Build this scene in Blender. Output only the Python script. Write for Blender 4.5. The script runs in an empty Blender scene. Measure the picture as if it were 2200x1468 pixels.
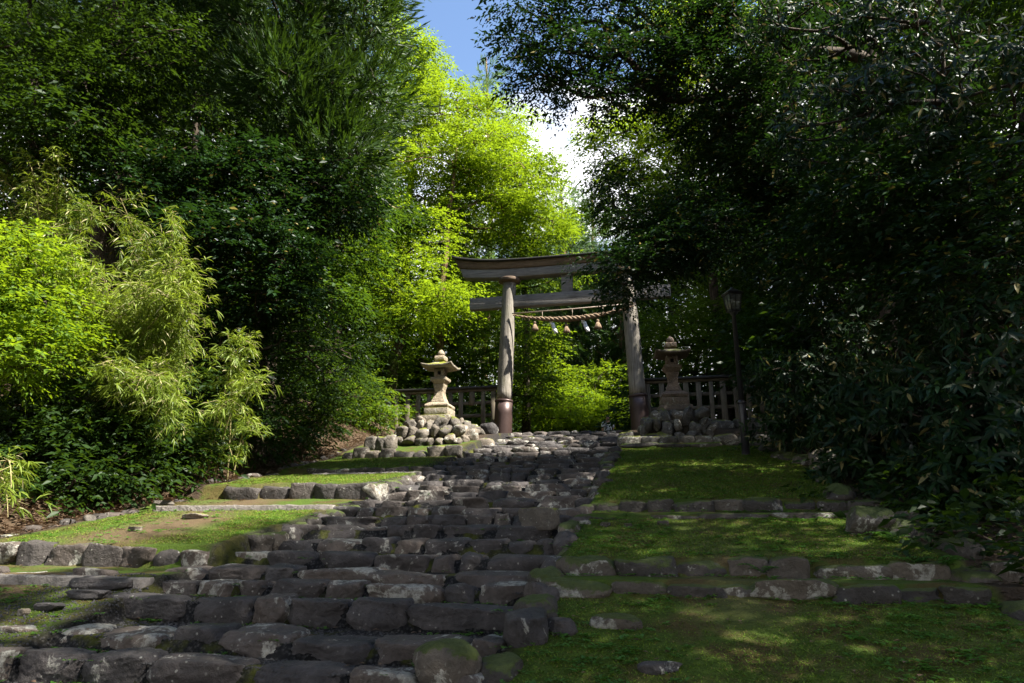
import bpy, bmesh, math, time
import numpy as np
from mathutils import Vector, Matrix
T00 = time.time()
R = np.random.default_rng(7)
rad = math.radians
scene = bpy.context.scene
COL = scene.collection
Fpx = 1467.0
PITCH = rad(15.0)
YAW = rad(12.5)
CA, SA = math.cos(YAW), math.sin(YAW)

# ------------------------------------------------------------------ places
def xy(u, t):
    """site frame (u across the stairs, t up the stairs) -> world"""
    return (u * CA + t * SA, -u * SA + t * CA)

def ut(x, y):
    return (x * CA - y * SA, x * SA + y * CA)

def at(px, py, Y):
    r = (734.0 - py) / Fpx
    dy = math.cos(PITCH) - r * math.sin(PITCH)
    dz = math.sin(PITCH) + r * math.cos(PITCH)
    k = Y / dy
    return np.array([(px - 1100.0) / Fpx * k, Y, dz * k])

def on_t(px, py, t):
    """point of the sight line at site depth t"""
    a = at(px, py, 1.0)
    s = t / (a[0] * SA + a[1] * CA)
    return a * s

def prof(t):
    return -1.62 + 0.22 * np.minimum(t, 19.0)

def tp(px, py):
    """site depth where the sight line of a pixel meets the mean slope of the stairs"""
    a = at(px, py, 1.0)
    return -1.62 / (a[2] - 0.22 * (a[0] * SA + a[1] * CA)) * (a[0] * SA + a[1] * CA)

def riser(px, base, top):
    t = tp(px, (base + top) / 2)
    return [(t - .03, on_t(px, base, t)[2]), (t + .03, on_t(px, top, t)[2])]

ROWS = [3.3, 3.90, 4.29, 4.95, 5.35, 5.72, 6.23, 6.78, 7.34, 7.85, 8.35, 8.93, 9.5, 10.0, 10.5, 11.05, 11.65, 12.25, 12.85, 13.5, 14.2,
        14.9, 15.6, 16.35, 17.15, 18.0, 18.85]
FAR = [(19.6, 2.60), (30, 2.80), (45, 3.6), (90, 11), (300, 22)]
R1, R2, R3, R4, R5 = [riser(1400, *q) for q in ((1277, 1246), (1238, 1202), (1116, 1107), (1101, 1076), (962, 952))]
L1, L2, L3, L4, L5 = [riser(*q) for q in ((400, 1258, 1240), (400, 1218, 1172), (500, 1096, 1087), (560, 1074, 1042), (750, 1017, 1005))]
KR = np.array([(-60, -1.9), (0, -1.62), (3, -1.02)] + R1 + R2 + R3 + R4 + R5 + [(15.6, 1.72), (16.6, 2.1), (18.9, 2.5)] + FAR)
KL = np.array([(-60, -1.9), (0, -1.62), (3, -1.02)] + L1 + L2 + L3 + L4 + L5 + [(13.9, 1.40), (14.8, 1.7), (16.5, 2.15), (18.9, 2.52)] + FAR)
TR = [q[0][0] + .03 for q in (R1, R2, R3, R4, R5)]; TL = [q[0][0] + .03 for q in (L1, L2, L3, L4, L5)]
ZR = [q[1][1] for q in (R1, R2, R3, R4, R5)]; ZL = [q[1][1] for q in (L1, L2, L3, L4, L5)]
print('TR', TR, ZR, 'TL', TL, ZL)
ROWA = np.array(ROWS)

def smooth(a, b, x):
    v = np.clip((x - a) / (b - a), 0, 1)
    return v * v * (3 - 2 * v)

def sines(x, y, k, seed, n=7):
    g = np.random.default_rng(seed)
    s = 0
    for i in range(n):
        a = g.uniform(0, 6.283)
        q = k * g.uniform(0.5, 1.6)
        s = s + np.sin(x * q * math.cos(a) + y * q * math.sin(a) + g.uniform(0, 6.28))
    return s / n

def ground(u, t):
    u = np.asarray(u, float); t = np.asarray(t, float)
    w = 0.05 * sines(u, t, 1.3, 5)
    tt = t + w
    zr = np.interp(tt, KR[:, 0], KR[:, 1])
    zl = np.interp(tt, KL[:, 0], KL[:, 1])
    i = np.clip(np.searchsorted(ROWA, t + 0.0, side='right') - 1, 0, len(ROWS) - 1)
    zs = np.where(t < ROWS[0], np.interp(t, KR[:, 0], KR[:, 1]), prof(ROWA[i]) - 0.06)
    zs = np.where(t > 19.3, np.interp(t, KR[:, 0], KR[:, 1]) , zs)
    z = zs * smooth(-4.24, -4.14, u) * (1 - smooth(-1.0, -.88, u)) + zl * (1 - smooth(-4.24, -4.14, u)) + zr * smooth(-1.0, -.88, u)
    near = (1 - smooth(21, 25, t))
    bl = np.maximum(0, -7.5 - u) * 0.42 * smooth(-4, 4, t)
    bl = bl * (0.25 + 0.75 * near) + 0 * t
    br = np.maximum(0, u - 2.5) * 0.30
    bl = np.minimum(bl, 9 + 0 * bl); br = np.minimum(br, 8 + 0 * br)
    z = z + bl + br
    z = z + 0.022 * sines(u, t, 3.1, 9) + 0.010 * sines(u, t, 11, 10)
    z = z + 0.25 * sines(u, t, 0.5, 11) * smooth(24, 40, np.hypot(u, t))
    return z

def gz(x, y):
    u, t = ut(x, y)
    return float(ground(u, t))

# ------------------------------------------------------------------ mesh helpers
def mesh_from(name, V, Fs, smooth_=False):
    V = np.asarray(V, np.float32).reshape(-1, 3)
    if not isinstance(Fs, list):
        Fs = [Fs]
    Fs = [np.asarray(f, np.int32) for f in Fs if len(f)]
    loops = np.concatenate([f.ravel() for f in Fs])
    tot = np.concatenate([np.full(len(f), f.shape[1], np.int32) for f in Fs])
    st = np.concatenate([[0], np.cumsum(tot)[:-1]]).astype(np.int32)
    me = bpy.data.meshes.new(name)
    me.vertices.add(len(V)); me.vertices.foreach_set('co', V.ravel())
    me.loops.add(len(loops)); me.loops.foreach_set('vertex_index', loops)
    me.polygons.add(len(tot)); me.polygons.foreach_set('loop_start', st)
    me.update(calc_edges=True)
    me.validate()
    if smooth_:
        me.polygons.foreach_set('use_smooth', np.ones(len(me.polygons), bool))
    return me

class MB:
    def __init__(s): s.V = []; s.T = []; s.Q = []; s.n = 0
    def add(s, V, F):
        V = np.asarray(V, float).reshape(-1, 3)
        F = np.asarray(F, int)
        if len(F):
            (s.T if F.shape[1] == 3 else s.Q).append(F + s.n)
        s.V.append(V); s.n += len(V)
        return s
    def arrays(s):
        V = np.concatenate(s.V)
        Fs = []
        if s.T: Fs.append(np.concatenate(s.T))
        if s.Q: Fs.append(np.concatenate(s.Q))
        return V, Fs
    def build(s, name, m, parent=None, smooth_=False, loc=None):
        V, Fs = s.arrays()
        if loc is not None: V = V - np.asarray(loc)
        o = bpy.data.objects.new(name, mesh_from(name, V, Fs, smooth_))
        COL.objects.link(o)
        if m: o.data.materials.append(m)
        if parent is not None: o.parent = parent
        elif loc is not None: o.location = loc
        return o

def box(mb, c, h, rot=None, taper=1.0):
    """centre c, half sizes h, optional 3x3 rotation"""
    v = np.array([[x, y, z] for z in (-1, 1) for y in (-1, 1) for x in (-1, 1)], float)
    k = np.where(v[:, 2:3] > 0, taper, 1.0)
    v = v * np.asarray(h); v[:, :2] *= k
    if rot is not None: v = v @ np.asarray(rot).T
    f = [(0, 2, 3, 1), (4, 5, 7, 6), (0, 1, 5, 4), (2, 6, 7, 3), (0, 4, 6, 2), (1, 3, 7, 5)]
    mb.add(v + np.asarray(c), f)

def tube(mb, P, r, n=8, cap=True, wob=0.0, seed=0):
    P = np.asarray(P, float); K = len(P)
    r = np.broadcast_to(np.asarray(r, float), (K,)) if np.ndim(r) == 0 else np.asarray(r, float)
    d = np.gradient(P, axis=0); d /= np.linalg.norm(d, axis=1)[:, None] + 1e-9
    ref = np.array([1.0, 0, 0]) if abs(d[0][0]) < 0.7 else np.array([0, 1.0, 0])
    a = np.cross(d, ref); a /= np.linalg.norm(a, axis=1)[:, None] + 1e-9
    b = np.cross(d, a)
    th = np.linspace(0, 2 * math.pi, n, endpoint=False)
    rr = r[:, None] * np.ones(n)[None]
    if wob:
        g = np.random.default_rng(seed)
        rr = rr * (1 + wob * np.sin(th[None] * 3 + g.uniform(0, 6) + np.arange(K)[:, None] * .4) + wob * g.normal(0, .5, (K, n)))
    V = P[:, None] + rr[..., None] * (np.cos(th)[None, :, None] * a[:, None] + np.sin(th)[None, :, None] * b[:, None])
    i = np.arange(K - 1)[:, None] * n; j = np.arange(n)[None]; j2 = (j + 1) % n
    F = np.stack([i + j, i + j2, i + n + j2, i + n + j], -1).reshape(-1, 4)
    V = V.reshape(-1, 3)
    if cap:
        m0 = len(V)
        V = np.vstack([V, P[0], P[-1]])
        mb.add(V, F)
        F2 = [(m0, (k + 1) % n, k) for k in range(n)] + [(m0 + 1, (K - 1) * n + k, (K - 1) * n + (k + 1) % n) for k in range(n)]
        mb.T.append(np.array(F2) + mb.n - len(V))
    else:
        mb.add(V, F)

def lathe(mb, prof_, n=16, c=(0, 0, 0), rot=0.0, sq=False):
    """profile [(r, z)...]; sq=True makes a square section of half width r"""
    pr = np.asarray(prof_, float)
    if sq:
        m = 6
        e = np.linspace(-1, 1, m + 1)[:-1]
        ring = np.array([(x, -1) for x in e] + [(1, x) for x in e] + [(-x, 1) for x in e] + [(-1, -x) for x in e])
    else:
        th = np.linspace(0, 2 * math.pi, n, endpoint=False)
        ring = np.stack([np.cos(th), np.sin(th)], 1)
    n = len(ring)
    V = np.zeros((len(pr), n, 3))
    V[..., :2] = pr[:, None, 0:1] * ring[None]
    V[..., 2] = pr[:, 1][:, None]
    V = V.reshape(-1, 3)
    cr, sr = math.cos(rot), math.sin(rot)
    V = V @ np.array([[cr, -sr, 0], [sr, cr, 0], [0, 0, 1]]).T
    i = np.arange(len(pr) - 1)[:, None] * n; j = np.arange(n)[None]; j2 = (j + 1) % n
    F = np.stack([i + j, i + j2, i + n + j2, i + n + j], -1).reshape(-1, 4)
    m0 = len(V)
    V = np.vstack([V, [0, 0, pr[0, 1]], [0, 0, pr[-1, 1]]]) + np.asarray(c)
    mb.add(V, F)
    F2 = [(m0, (k + 1) % n, k) for k in range(n)] + [(m0 + 1, (len(pr) - 1) * n + k, (len(pr) - 1) * n + (k + 1) % n) for k in range(n)]
    mb.T.append(np.array(F2) + mb.n - len(V))

def tag(o, label=None, cat=None, group=None, kind=None):
    if label: o['label'] = label
    if cat: o['category'] = cat
    if group: o['group'] = group
    if kind: o['kind'] = kind
    return o

def empty(name, loc, label, cat, group=None, rz=0.0):
    o = bpy.data.objects.new(name, None); COL.objects.link(o)
    o.location = loc; o.rotation_euler = (0, 0, rz)
    o.empty_display_size = 0.2
    return tag(o, label, cat, group)

# ------------------------------------------------------------------ materials
def newmat(name):
    m = bpy.data.materials.new(name); m.use_nodes = True
    m.node_tree.nodes.clear()
    return m, m.node_tree

def N(nt, typ, **kw):
    n = nt.nodes.new(typ)
    for k, v in kw.items():
        if k.startswith('i_'):
            n.inputs[k[2:].replace('_', ' ')].default_value = v
        else:
            setattr(n, k, v)
    return n

def noise(nt, scale, detail=4, rough=0.55, vec=None, dist=0.0):
    n = N(nt, 'ShaderNodeTexNoise'); n.inputs['Scale'].default_value = scale
    n.inputs['Detail'].default_value = detail; n.inputs['Roughness'].default_value = rough
    n.inputs['Distortion'].default_value = dist
    if vec is not None: nt.links.new(vec, n.inputs['Vector'])
    return n.outputs['Fac']

def ramp(nt, src, pts):
    r = N(nt, 'ShaderNodeValToRGB'); nt.links.new(src, r.inputs[0])
    e = r.color_ramp.elements
    while len(e) < len(pts): e.new(0.5)
    for k, (p, c) in enumerate(pts):
        e[k].position = p
        e[k].color = (c, c, c, 1) if not hasattr(c, '__len__') else (*c, 1)
    return r.outputs[0]

def mixc(nt, fac, a, b, mode='MIX'):
    m = N(nt, 'ShaderNodeMix', data_type='RGBA', blend_type=mode)
    for s, v in ((m.inputs[0], fac), (m.inputs[6], a), (m.inputs[7], b)):
        if hasattr(v, 'is_output'): nt.links.new(v, s)
        elif hasattr(v, '__len__'): s.default_value = (*v, 1)
        else: s.default_value = v
    return m.outputs[2]

def math_(nt, op, a, b=0.0, clamp=False):
    m = N(nt, 'ShaderNodeMath', operation=op, use_clamp=clamp)
    for s, v in ((m.inputs[0], a), (m.inputs[1], b)):
        if hasattr(v, 'is_output'): nt.links.new(v, s)
        else: s.default_value = v
    return m.outputs[0]

def finish(nt, col, rough=0.8, bump=None, bstr=0.5, bdist=0.02, spec=0.4, metal=0.0):
    p = N(nt, 'ShaderNodeBsdfPrincipled')
    if hasattr(col, 'is_output'): nt.links.new(col, p.inputs['Base Color'])
    else: p.inputs['Base Color'].default_value = (*col, 1)
    if hasattr(rough, 'is_output'): nt.links.new(rough, p.inputs['Roughness'])
    else: p.inputs['Roughness'].default_value = rough
    p.inputs['Specular IOR Level'].default_value = spec
    p.inputs['Metallic'].default_value = metal
    if bump is not None:
        b = N(nt, 'ShaderNodeBump'); b.inputs['Strength'].default_value = bstr; b.inputs['Distance'].default_value = bdist
        nt.links.new(bump, b.inputs['Height']); nt.links.new(b.outputs[0], p.inputs['Normal'])
    o = N(nt, 'ShaderNodeOutputMaterial'); nt.links.new(p.outputs[0], o.inputs[0])
    return p

def upness(nt):
    g = N(nt, 'ShaderNodeNewGeometry'); s = N(nt, 'ShaderNodeSeparateXYZ')
    nt.links.new(g.outputs['Normal'], s.inputs[0])
    return s.outputs[2], g.outputs['Position']

def leaf_mat(name, dark, light, trans, tw=0.35, rough=0.45, spec=0.35, tint=None, tintp=0.0, clump=0.35):
    """dark/light: range of blade colours; trans: colour of light passing through"""
    m, nt = newmat(name)
    g = N(nt, 'ShaderNodeNewGeometry')
    cn_ = ramp(nt, noise(nt, clump * 2, 3, .55, g.outputs['Position']), [(.36, 0.0), (.64, 1.0)])
    v = math_(nt, 'ADD', math_(nt, 'MULTIPLY', g.outputs['Random Per Island'], 0.5), math_(nt, 'MULTIPLY', cn_, 0.5))
    col = mixc(nt, v, dark, light)
    tcol = mixc(nt, v, [c * 0.7 for c in trans], trans)
    if tint is not None:
        sel = math_(nt, 'LESS_THAN', g.outputs['Random Per Island'], tintp)
        col = mixc(nt, sel, col, tint); tcol = mixc(nt, sel, tcol, tint)
    p = N(nt, 'ShaderNodeBsdfPrincipled'); nt.links.new(col, p.inputs['Base Color'])
    p.inputs['Roughness'].default_value = rough; p.inputs['Specular IOR Level'].default_value = spec
    t = N(nt, 'ShaderNodeBsdfTranslucent'); nt.links.new(tcol, t.inputs[0])
    x = N(nt, 'ShaderNodeMixShader'); x.inputs[0].default_value = tw
    nt.links.new(p.outputs[0], x.inputs[1]); nt.links.new(t.outputs[0], x.inputs[2])
    o = N(nt, 'ShaderNodeOutputMaterial'); nt.links.new(x.outputs[0], o.inputs[0])
    return m

M = {}
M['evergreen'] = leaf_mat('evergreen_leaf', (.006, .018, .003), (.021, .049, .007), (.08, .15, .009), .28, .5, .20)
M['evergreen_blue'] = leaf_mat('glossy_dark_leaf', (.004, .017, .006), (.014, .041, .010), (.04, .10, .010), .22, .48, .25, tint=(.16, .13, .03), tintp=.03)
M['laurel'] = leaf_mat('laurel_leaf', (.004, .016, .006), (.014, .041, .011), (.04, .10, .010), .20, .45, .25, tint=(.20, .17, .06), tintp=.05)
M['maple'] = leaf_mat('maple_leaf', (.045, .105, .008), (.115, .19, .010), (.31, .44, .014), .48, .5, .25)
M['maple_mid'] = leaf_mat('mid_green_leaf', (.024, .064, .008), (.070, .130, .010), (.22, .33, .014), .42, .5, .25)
M['midgreen'] = leaf_mat('mid_evergreen_leaf', (.010, .032, .005), (.042, .092, .010), (.14, .25, .012), .32, .48, .25)  # leaf tone between the dark evergreens and the maples
M['cedar'] = leaf_mat('cedar_needle', (.010, .032, .006), (.040, .088, .010), (.09, .17, .012), .22, .5, .3)
M['pine'] = leaf_mat('pine_needle', (.055, .120, .035), (.13, .22, .065), (.22, .36, .08), .25, .55, .3)
M['bamboo'] = leaf_mat('bamboo_leaf', (.040, .085, .007), (.24, .30, .045), (.33, .43, .03), .36, .45, .30, tint=(.42, .38, .20), tintp=.06)
M['fern'] = leaf_mat('weed_leaf', (.035, .11, .015), (.09, .20, .03), (.15, .34, .03), .35, .5, .3)
M['grass'] = leaf_mat('grass_blade', (.075, .140, .012), (.180, .265, .024), (.14, .25, .02), .30, .6, .25, tint=(.20, .17, .05), tintp=.20, clump=1.3)
M['litter'] = leaf_mat('dead_leaf', (.035, .020, .012), (.22, .14, .09), (.2, .12, .06), .12, .6, .3)
M['flower'] = leaf_mat('dry_leaf_scrap', (.14, .12, .10), (.42, .37, .33), (.2, .15, .1), .1, .6, .3)

def bark(name, c1, c2, moss=0.0):
    m, nt = newmat(name)
    tc = N(nt, 'ShaderNodeTexCoord'); mp = N(nt, 'ShaderNodeMapping'); mp.inputs['Scale'].default_value = (9, 9, 1.3)
    nt.links.new(tc.outputs['Object'], mp.inputs[0])
    n1 = noise(nt, 2.0, 6, .65, mp.outputs[0], 1.0)
    c = mixc(nt, ramp(nt, n1, [(.35, 0.0), (.65, 1.0)]), c1, c2)
    if moss:
        n2 = noise(nt, 1.6, 5, .6, tc.outputs['Object'])
        c = mixc(nt, ramp(nt, n2, [(.62 - .25 * moss, 0.0), (.72 - .2 * moss, 1.0)]), c, (.07, .10, .015))
    finish(nt, c, .9, n1, .9, .04, .2)
    return m
M['bark'] = bark('dark_bark', (.025, .018, .013), (.085, .065, .048))
M['bark_moss'] = bark('mossy_bark', (.03, .02, .014), (.12, .085, .06), .7)
M['bark_red'] = bark('red_cedar_bark', (.09, .055, .035), (.27, .17, .10), .15)
M['culm'] = bark('bamboo_culm', (.20, .17, .07), (.42, .36, .18))

def stone_mat(name, c1, c2, lichen=.5, moss=0.0, warm=(.16, .13, .10), moss_c=(.075, .085, .010)):
    m, nt = newmat(name)
    tc = N(nt, 'ShaderNodeTexCoord'); oi = N(nt, 'ShaderNodeObjectInfo')
    va = N(nt, 'ShaderNodeVectorMath', operation='ADD'); nt.links.new(tc.outputs['Object'], va.inputs[0])
    cb = N(nt, 'ShaderNodeCombineXYZ'); nt.links.new(math_(nt, 'MULTIPLY', oi.outputs['Random'], 37.0), cb.inputs[0])
    nt.links.new(cb.outputs[0], va.inputs[1]); v = va.outputs[0]
    n1 = noise(nt, 5, 8, .65, v, .3); n2 = noise(nt, 22, 6, .7, v); n3 = noise(nt, 1.6, 3, .5, v)
    c = mixc(nt, ramp(nt, n1, [(.3, 0.0), (.7, 1.0)]), c1, c2)
    c = mixc(nt, math_(nt, 'MULTIPLY', math_(nt, 'POWER', oi.outputs['Random'], 2.0), .75), c, warm)
    c = mixc(nt, ramp(nt, n2, [(.35, 0.35), (.6, 0.0)]), c, (.012, .011, .010))
    # pale crusts of lichen: patches plus small specks
    l1 = noise(nt, 3.4, 7, .68, v, .6)
    lr = ramp(nt, math_(nt, 'ADD', l1, math_(nt, 'MULTIPLY', math_(nt, 'SUBTRACT', oi.outputs['Random'], .5), .14)),
              [(.66 - .10 * lichen, 0.0), (.69 - .10 * lichen, 0.85)])
    vo = N(nt, 'ShaderNodeTexVoronoi'); vo.inputs['Scale'].default_value = 17; nt.links.new(v, vo.inputs[0])
    sp = ramp(nt, vo.outputs['Distance'], [(.12, 1.0), (.17, 0.0)])
    sp = math_(nt, 'MULTIPLY', sp, ramp(nt, n3, [(.42, 0.0), (.55, .8)]))
    lf = math_(nt, 'MAXIMUM', lr, sp)
    c = mixc(nt, math_(nt, 'MULTIPLY', lf, ramp(nt, n2, [(.38, .15), (.55, 1.0)])), c, (.36, .35, .31))
    up, pos = upness(nt)
    if moss:
        mn = noise(nt, 2.2, 6, .65, v)
        mf = math_(nt, 'ADD', math_(nt, 'MULTIPLY', up, .30), math_(nt, 'ADD', math_(nt, 'MULTIPLY', mn, .62), math_(nt, 'MULTIPLY', n2, .38)))
        mf = ramp(nt, mf, [(.97 - .34 * moss, 0.0), (1.02 - .34 * moss, 1.0)])
        mc = mixc(nt, noise(nt, 30, 3, .6, v), [k * .5 for k in moss_c], [k * 1.7 for k in moss_c])
        c = mixc(nt, mf, c, mc)
    bmp = math_(nt, 'ADD', n1, math_(nt, 'MULTIPLY', n2, .35))
    finish(nt, c, ramp(nt, n1, [(.3, .6), (.7, .9)]), bmp, 1.0, .06, .4)
    return m
M['step'] = stone_mat('step_stone', (.018, .016, .018), (.088, .078, .078), .85, .16, (.15, .115, .092))
M['step_moss'] = stone_mat('mossy_wall_stone', (.020, .017, .016), (.072, .062, .056), .75, .95, moss_c=(.045, .060, .010))
M['wall_shaded'] = stone_mat('shaded_wall_stone', (.020, .017, .016), (.075, .064, .060), .35, .35, (.10, .075, .06), moss_c=(.06, .075, .010))  # darker, less lichen: shade on the left walls put into the colour
M['rubble'] = stone_mat('rubble_stone', (.035, .030, .026), (.17, .148, .125), .75, .68, (.25, .20, .15), (.105, .115, .010))
M['rubble_dark'] = stone_mat('mossy_rubble_stone', (.06, .055, .05), (.15, .14, .125), 1.0, .75, moss_c=(.10, .11, .012))
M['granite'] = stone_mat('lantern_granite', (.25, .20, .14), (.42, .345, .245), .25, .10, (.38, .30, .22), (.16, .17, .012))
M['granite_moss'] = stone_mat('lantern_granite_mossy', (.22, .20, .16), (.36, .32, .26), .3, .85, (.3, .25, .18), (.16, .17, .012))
M['granite_dark'] = stone_mat('brown_lantern_stone', (.13, .10, .08), (.26, .19, .15), .2, .25, (.22, .16, .12), (.06, .07, .012))  # darker, browner variant of the lantern granite
M['granite_dark_moss'] = stone_mat('brown_lantern_stone_mossy', (.10, .08, .06), (.18, .14, .11), .2, .9, (.2, .15, .11), (.055, .065, .012))
M['concrete'] = stone_mat('rough_concrete', (.13, .12, .115), (.24, .22, .21), .3, .25)

def wood_mat(name, c1, c2, scale=(1, 1, 9), rough=.8, green=0.0):
    m, nt = newmat(name)
    tc = N(nt, 'ShaderNodeTexCoord'); mp = N(nt, 'ShaderNodeMapping'); mp.inputs['Scale'].default_value = scale
    nt.links.new(tc.outputs['Object'], mp.inputs[0])
    n1 = noise(nt, 3.0, 8, .7, mp.outputs[0], .4)
    n2 = noise(nt, 1.1, 4, .6, tc.outputs['Object'])
    c = mixc(nt, ramp(nt, n1, [(.32, 0.0), (.68, 1.0)]), c1, c2)
    c = mixc(nt, ramp(nt, n2, [(.5, 0.0), (.72, .6)]), c, [k * .35 for k in c1])
    n3 = noise(nt, 6.0, 6, .75, mp.outputs[0])
    c = mixc(nt, ramp(nt, n3, [(.66, 0.0), (.70, .55)]), c, (.50, .48, .45))
    if green:
        n4 = noise(nt, 1.7, 4, .6, tc.outputs['Object'])
        c = mixc(nt, ramp(nt, n4, [(.5, 0.0), (.7, green)]), c, (.09, .10, .03))
    finish(nt, c, rough, n1, .7, .02, .3)
    return m
M['torii_v'] = wood_mat('weathered_pillar_wood', (.13, .112, .092), (.37, .335, .29), (11, 11, .6), .8, .35)
M['torii_h'] = wood_mat('weathered_beam_wood', (.11, .10, .092), (.31, .29, .27), (.6, 10, 10), .8, .05)
M['torii_warm'] = wood_mat('brown_beam_wood', (.10, .07, .05), (.24, .17, .12), (.8, 7, 7), .8, 0)
M['fence'] = wood_mat('grey_fence_wood', (.085, .068, .052), (.21, .175, .13), (7, 7, .8), .85, .3)
M['fence_rail'] = wood_mat('grey_rail_wood', (.07, .058, .045), (.18, .15, .11), (.8, 7, 7), .85, .3)
def plain(name, c, rough=.6, metal=0.0, spec=.4, var=.3, sc=6):
    m, nt = newmat(name)
    tc = N(nt, 'ShaderNodeTexCoord'); n1 = noise(nt, sc, 6, .6, tc.outputs['Object'])
    col = mixc(nt, n1, [k * (1 - var) for k in c], [min(1, k * (1 + var)) for k in c])
    finish(nt, col, rough, n1, .25, .01, spec, metal)
    return m
M['roofing'] = plain('dark_roof_sheet', (.030, .028, .025), .6)
M['sleeve'] = plain('bronze_sleeve', (.065, .040, .036), .42, .35, .5, .5, 3)
M['rope'] = plain('straw_rope', (.22, .155, .105), .9, 0, .2, .5, 25)
M['paper'] = plain('white_paper', (.80, .80, .80), .7, 0, .2, .03)
M['rod'] = plain('bamboo_rod', (.35, .28, .22), .6)
M['black'] = plain('black_paint', (.030, .028, .036), .38, 0, .5)
M['inner_shade'] = plain('inner_shade_black', (.01, .009, .008), .9)  # near-black colour standing in for shade inside the lantern fire box
M['skin'] = plain('skin', (.45, .26, .18), .6, 0, .3, .1)
M['hair'] = plain('black_hair', (.012, .010, .010), .5)
M['shirt'] = plain('white_shirt', (.78, .78, .80), .8, 0, .2, .05)
M['navy'] = plain('dark_cloth', (.03, .03, .045), .85)
m, nt = newmat('lamp_glass')
finish(nt, (.30, .32, .30), .25, None, spec=.5).inputs['Transmission Weight'].default_value = .35
M['glass'] = m
M['gravel_'] = plain('gravel_chips', (.05, .048, .05), .85, 0, .3, .6, 40)

# ground
m, nt = newmat('forest_ground')
at_ = N(nt, 'ShaderNodeAttribute', attribute_name='zone'); sep = N(nt, 'ShaderNodeSeparateColor')
nt.links.new(at_.outputs['Color'], sep.inputs[0])
g = N(nt, 'ShaderNodeNewGeometry'); P = g.outputs['Position']
n1 = noise(nt, 2.2, 6, .6, P); n2 = noise(nt, 26, 6, .7, P); n3 = noise(nt, .9, 4, .6, P); n4 = noise(nt, 60, 3, .7, P)
soil = mixc(nt, n2, (.018, .013, .009), (.080, .055, .036))
grav = mixc(nt, ramp(nt, n4, [(.38, 0.0), (.66, 1.0)]), (.014, .014, .015), (.115, .108, .105))
vor = N(nt, 'ShaderNodeTexVoronoi'); vor.inputs['Scale'].default_value = 42; nt.links.new(P, vor.inputs[0])
grav = mixc(nt, ramp(nt, vor.outputs['Distance'], [(.0, 0.0), (.6, 1.0)]), grav, (.008, .008, .009))
lawn = mixc(nt, n2, (.026, .050, .006), (.085, .135, .014))
lawn = mixc(nt, ramp(nt, n1, [(.47, 0.0), (.60, .85)]), lawn, mixc(nt, n2, (.045, .032, .010), (.11, .075, .030)))
moss = mixc(nt, n2, (.035, .042, .005), (.11, .115, .012))
c = mixc(nt, sep.outputs[0], soil, lawn)
c = mixc(nt, sep.outputs[1], c, mixc(nt, ramp(nt, n1, [(.52, 0.0), (.62, .8)]), grav, moss))
c = mixc(nt, sep.outputs[2], c, mixc(nt, n2, (.05, .032, .018), (.17, .115, .070)))
bmp = math_(nt, 'ADD', n2, math_(nt, 'MULTIPLY', n4, .6))
finish(nt, c, .95, bmp, 1.0, .03, .2)
M['ground'] = m

# ------------------------------------------------------------------ terrain
def axis(dense, far):
    a = list(dense)
    s = a[1] - a[0]; x = a[0]
    left = []
    while x > -far:
        s *= 1.17; x -= s; left.append(x)
    s = a[-1] - a[-2]; x = a[-1]; right = []
    while x < far:
        s *= 1.17; x += s; right.append(x)
    return np.array(left[::-1] + a + right)
UA = axis(np.arange(-8.5, 3.2, .07), 260)
TA = axis(np.arange(3.1, 16.5, .05), 300)
UU, TT = np.meshgrid(UA, TA)
ZZ = ground(UU, TT)
XX = UU * CA + TT * SA; YY = -UU * SA + TT * CA
V = np.stack([XX, YY, ZZ], -1).reshape(-1, 3)
nu, ntt = len(UA), len(TA)
i = np.arange(ntt - 1)[:, None] * nu; j = np.arange(nu - 1)[None]
F = np.stack([i + j, i + j + 1, i + nu + j + 1, i + nu + j], -1).reshape(-1, 4)
gobj = MB().add(V, F).build('ground', M['ground'], smooth_=True)
tag(gobj, kind='structure')
wv = .18 * sines(UU, TT, 2.0, 21)
st = smooth(-4.4, -4.15, UU + wv * .5) * (1 - smooth(-1.05, -.88, UU)) * (1 - smooth(19.5, 22, TT)) * smooth(-30, -20, TT)
lw = ((UU + wv > -7.05) * (UU + wv < 2.1)) * (TT < 15.6) * (TT > -20) * (1 - st)
lw = lw * 1.0
dirt = lw * smooth(0.25, .6, sines(UU, TT, 1.6, 31) + .6 * (UU < -4) * (TT < 5.4) - .25 * (UU > -1) - .3 * (TT > 10) * (UU > -1))
lit = (1 - smooth(-7.5, -7.1, UU + wv)) * (TT > 0)
Z = np.zeros((ntt * nu, 4), np.float32); Z[:, 3] = 1
Z[:, 0] = lw.ravel(); Z[:, 1] = st.ravel(); Z[:, 2] = np.clip(dirt * .9 + lit * .55, 0, 1).ravel()
ca = gobj.data.color_attributes.new('zone', 'FLOAT_COLOR', 'POINT')
ca.data.foreach_set('color', Z.ravel())
print('ground', time.time() - T00)

# ------------------------------------------------------------------ stones
ICO = {}
def ico(sub):
    if sub not in ICO:
        bm = bmesh.new(); bmesh.ops.create_icosphere(bm, subdivisions=sub, radius=1)
        ICO[sub] = (np.array([v.co[:] for v in bm.verts]), np.array([[v.index for v in f.verts] for f in bm.faces]))
        bm.free()
    return ICO[sub]

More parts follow.
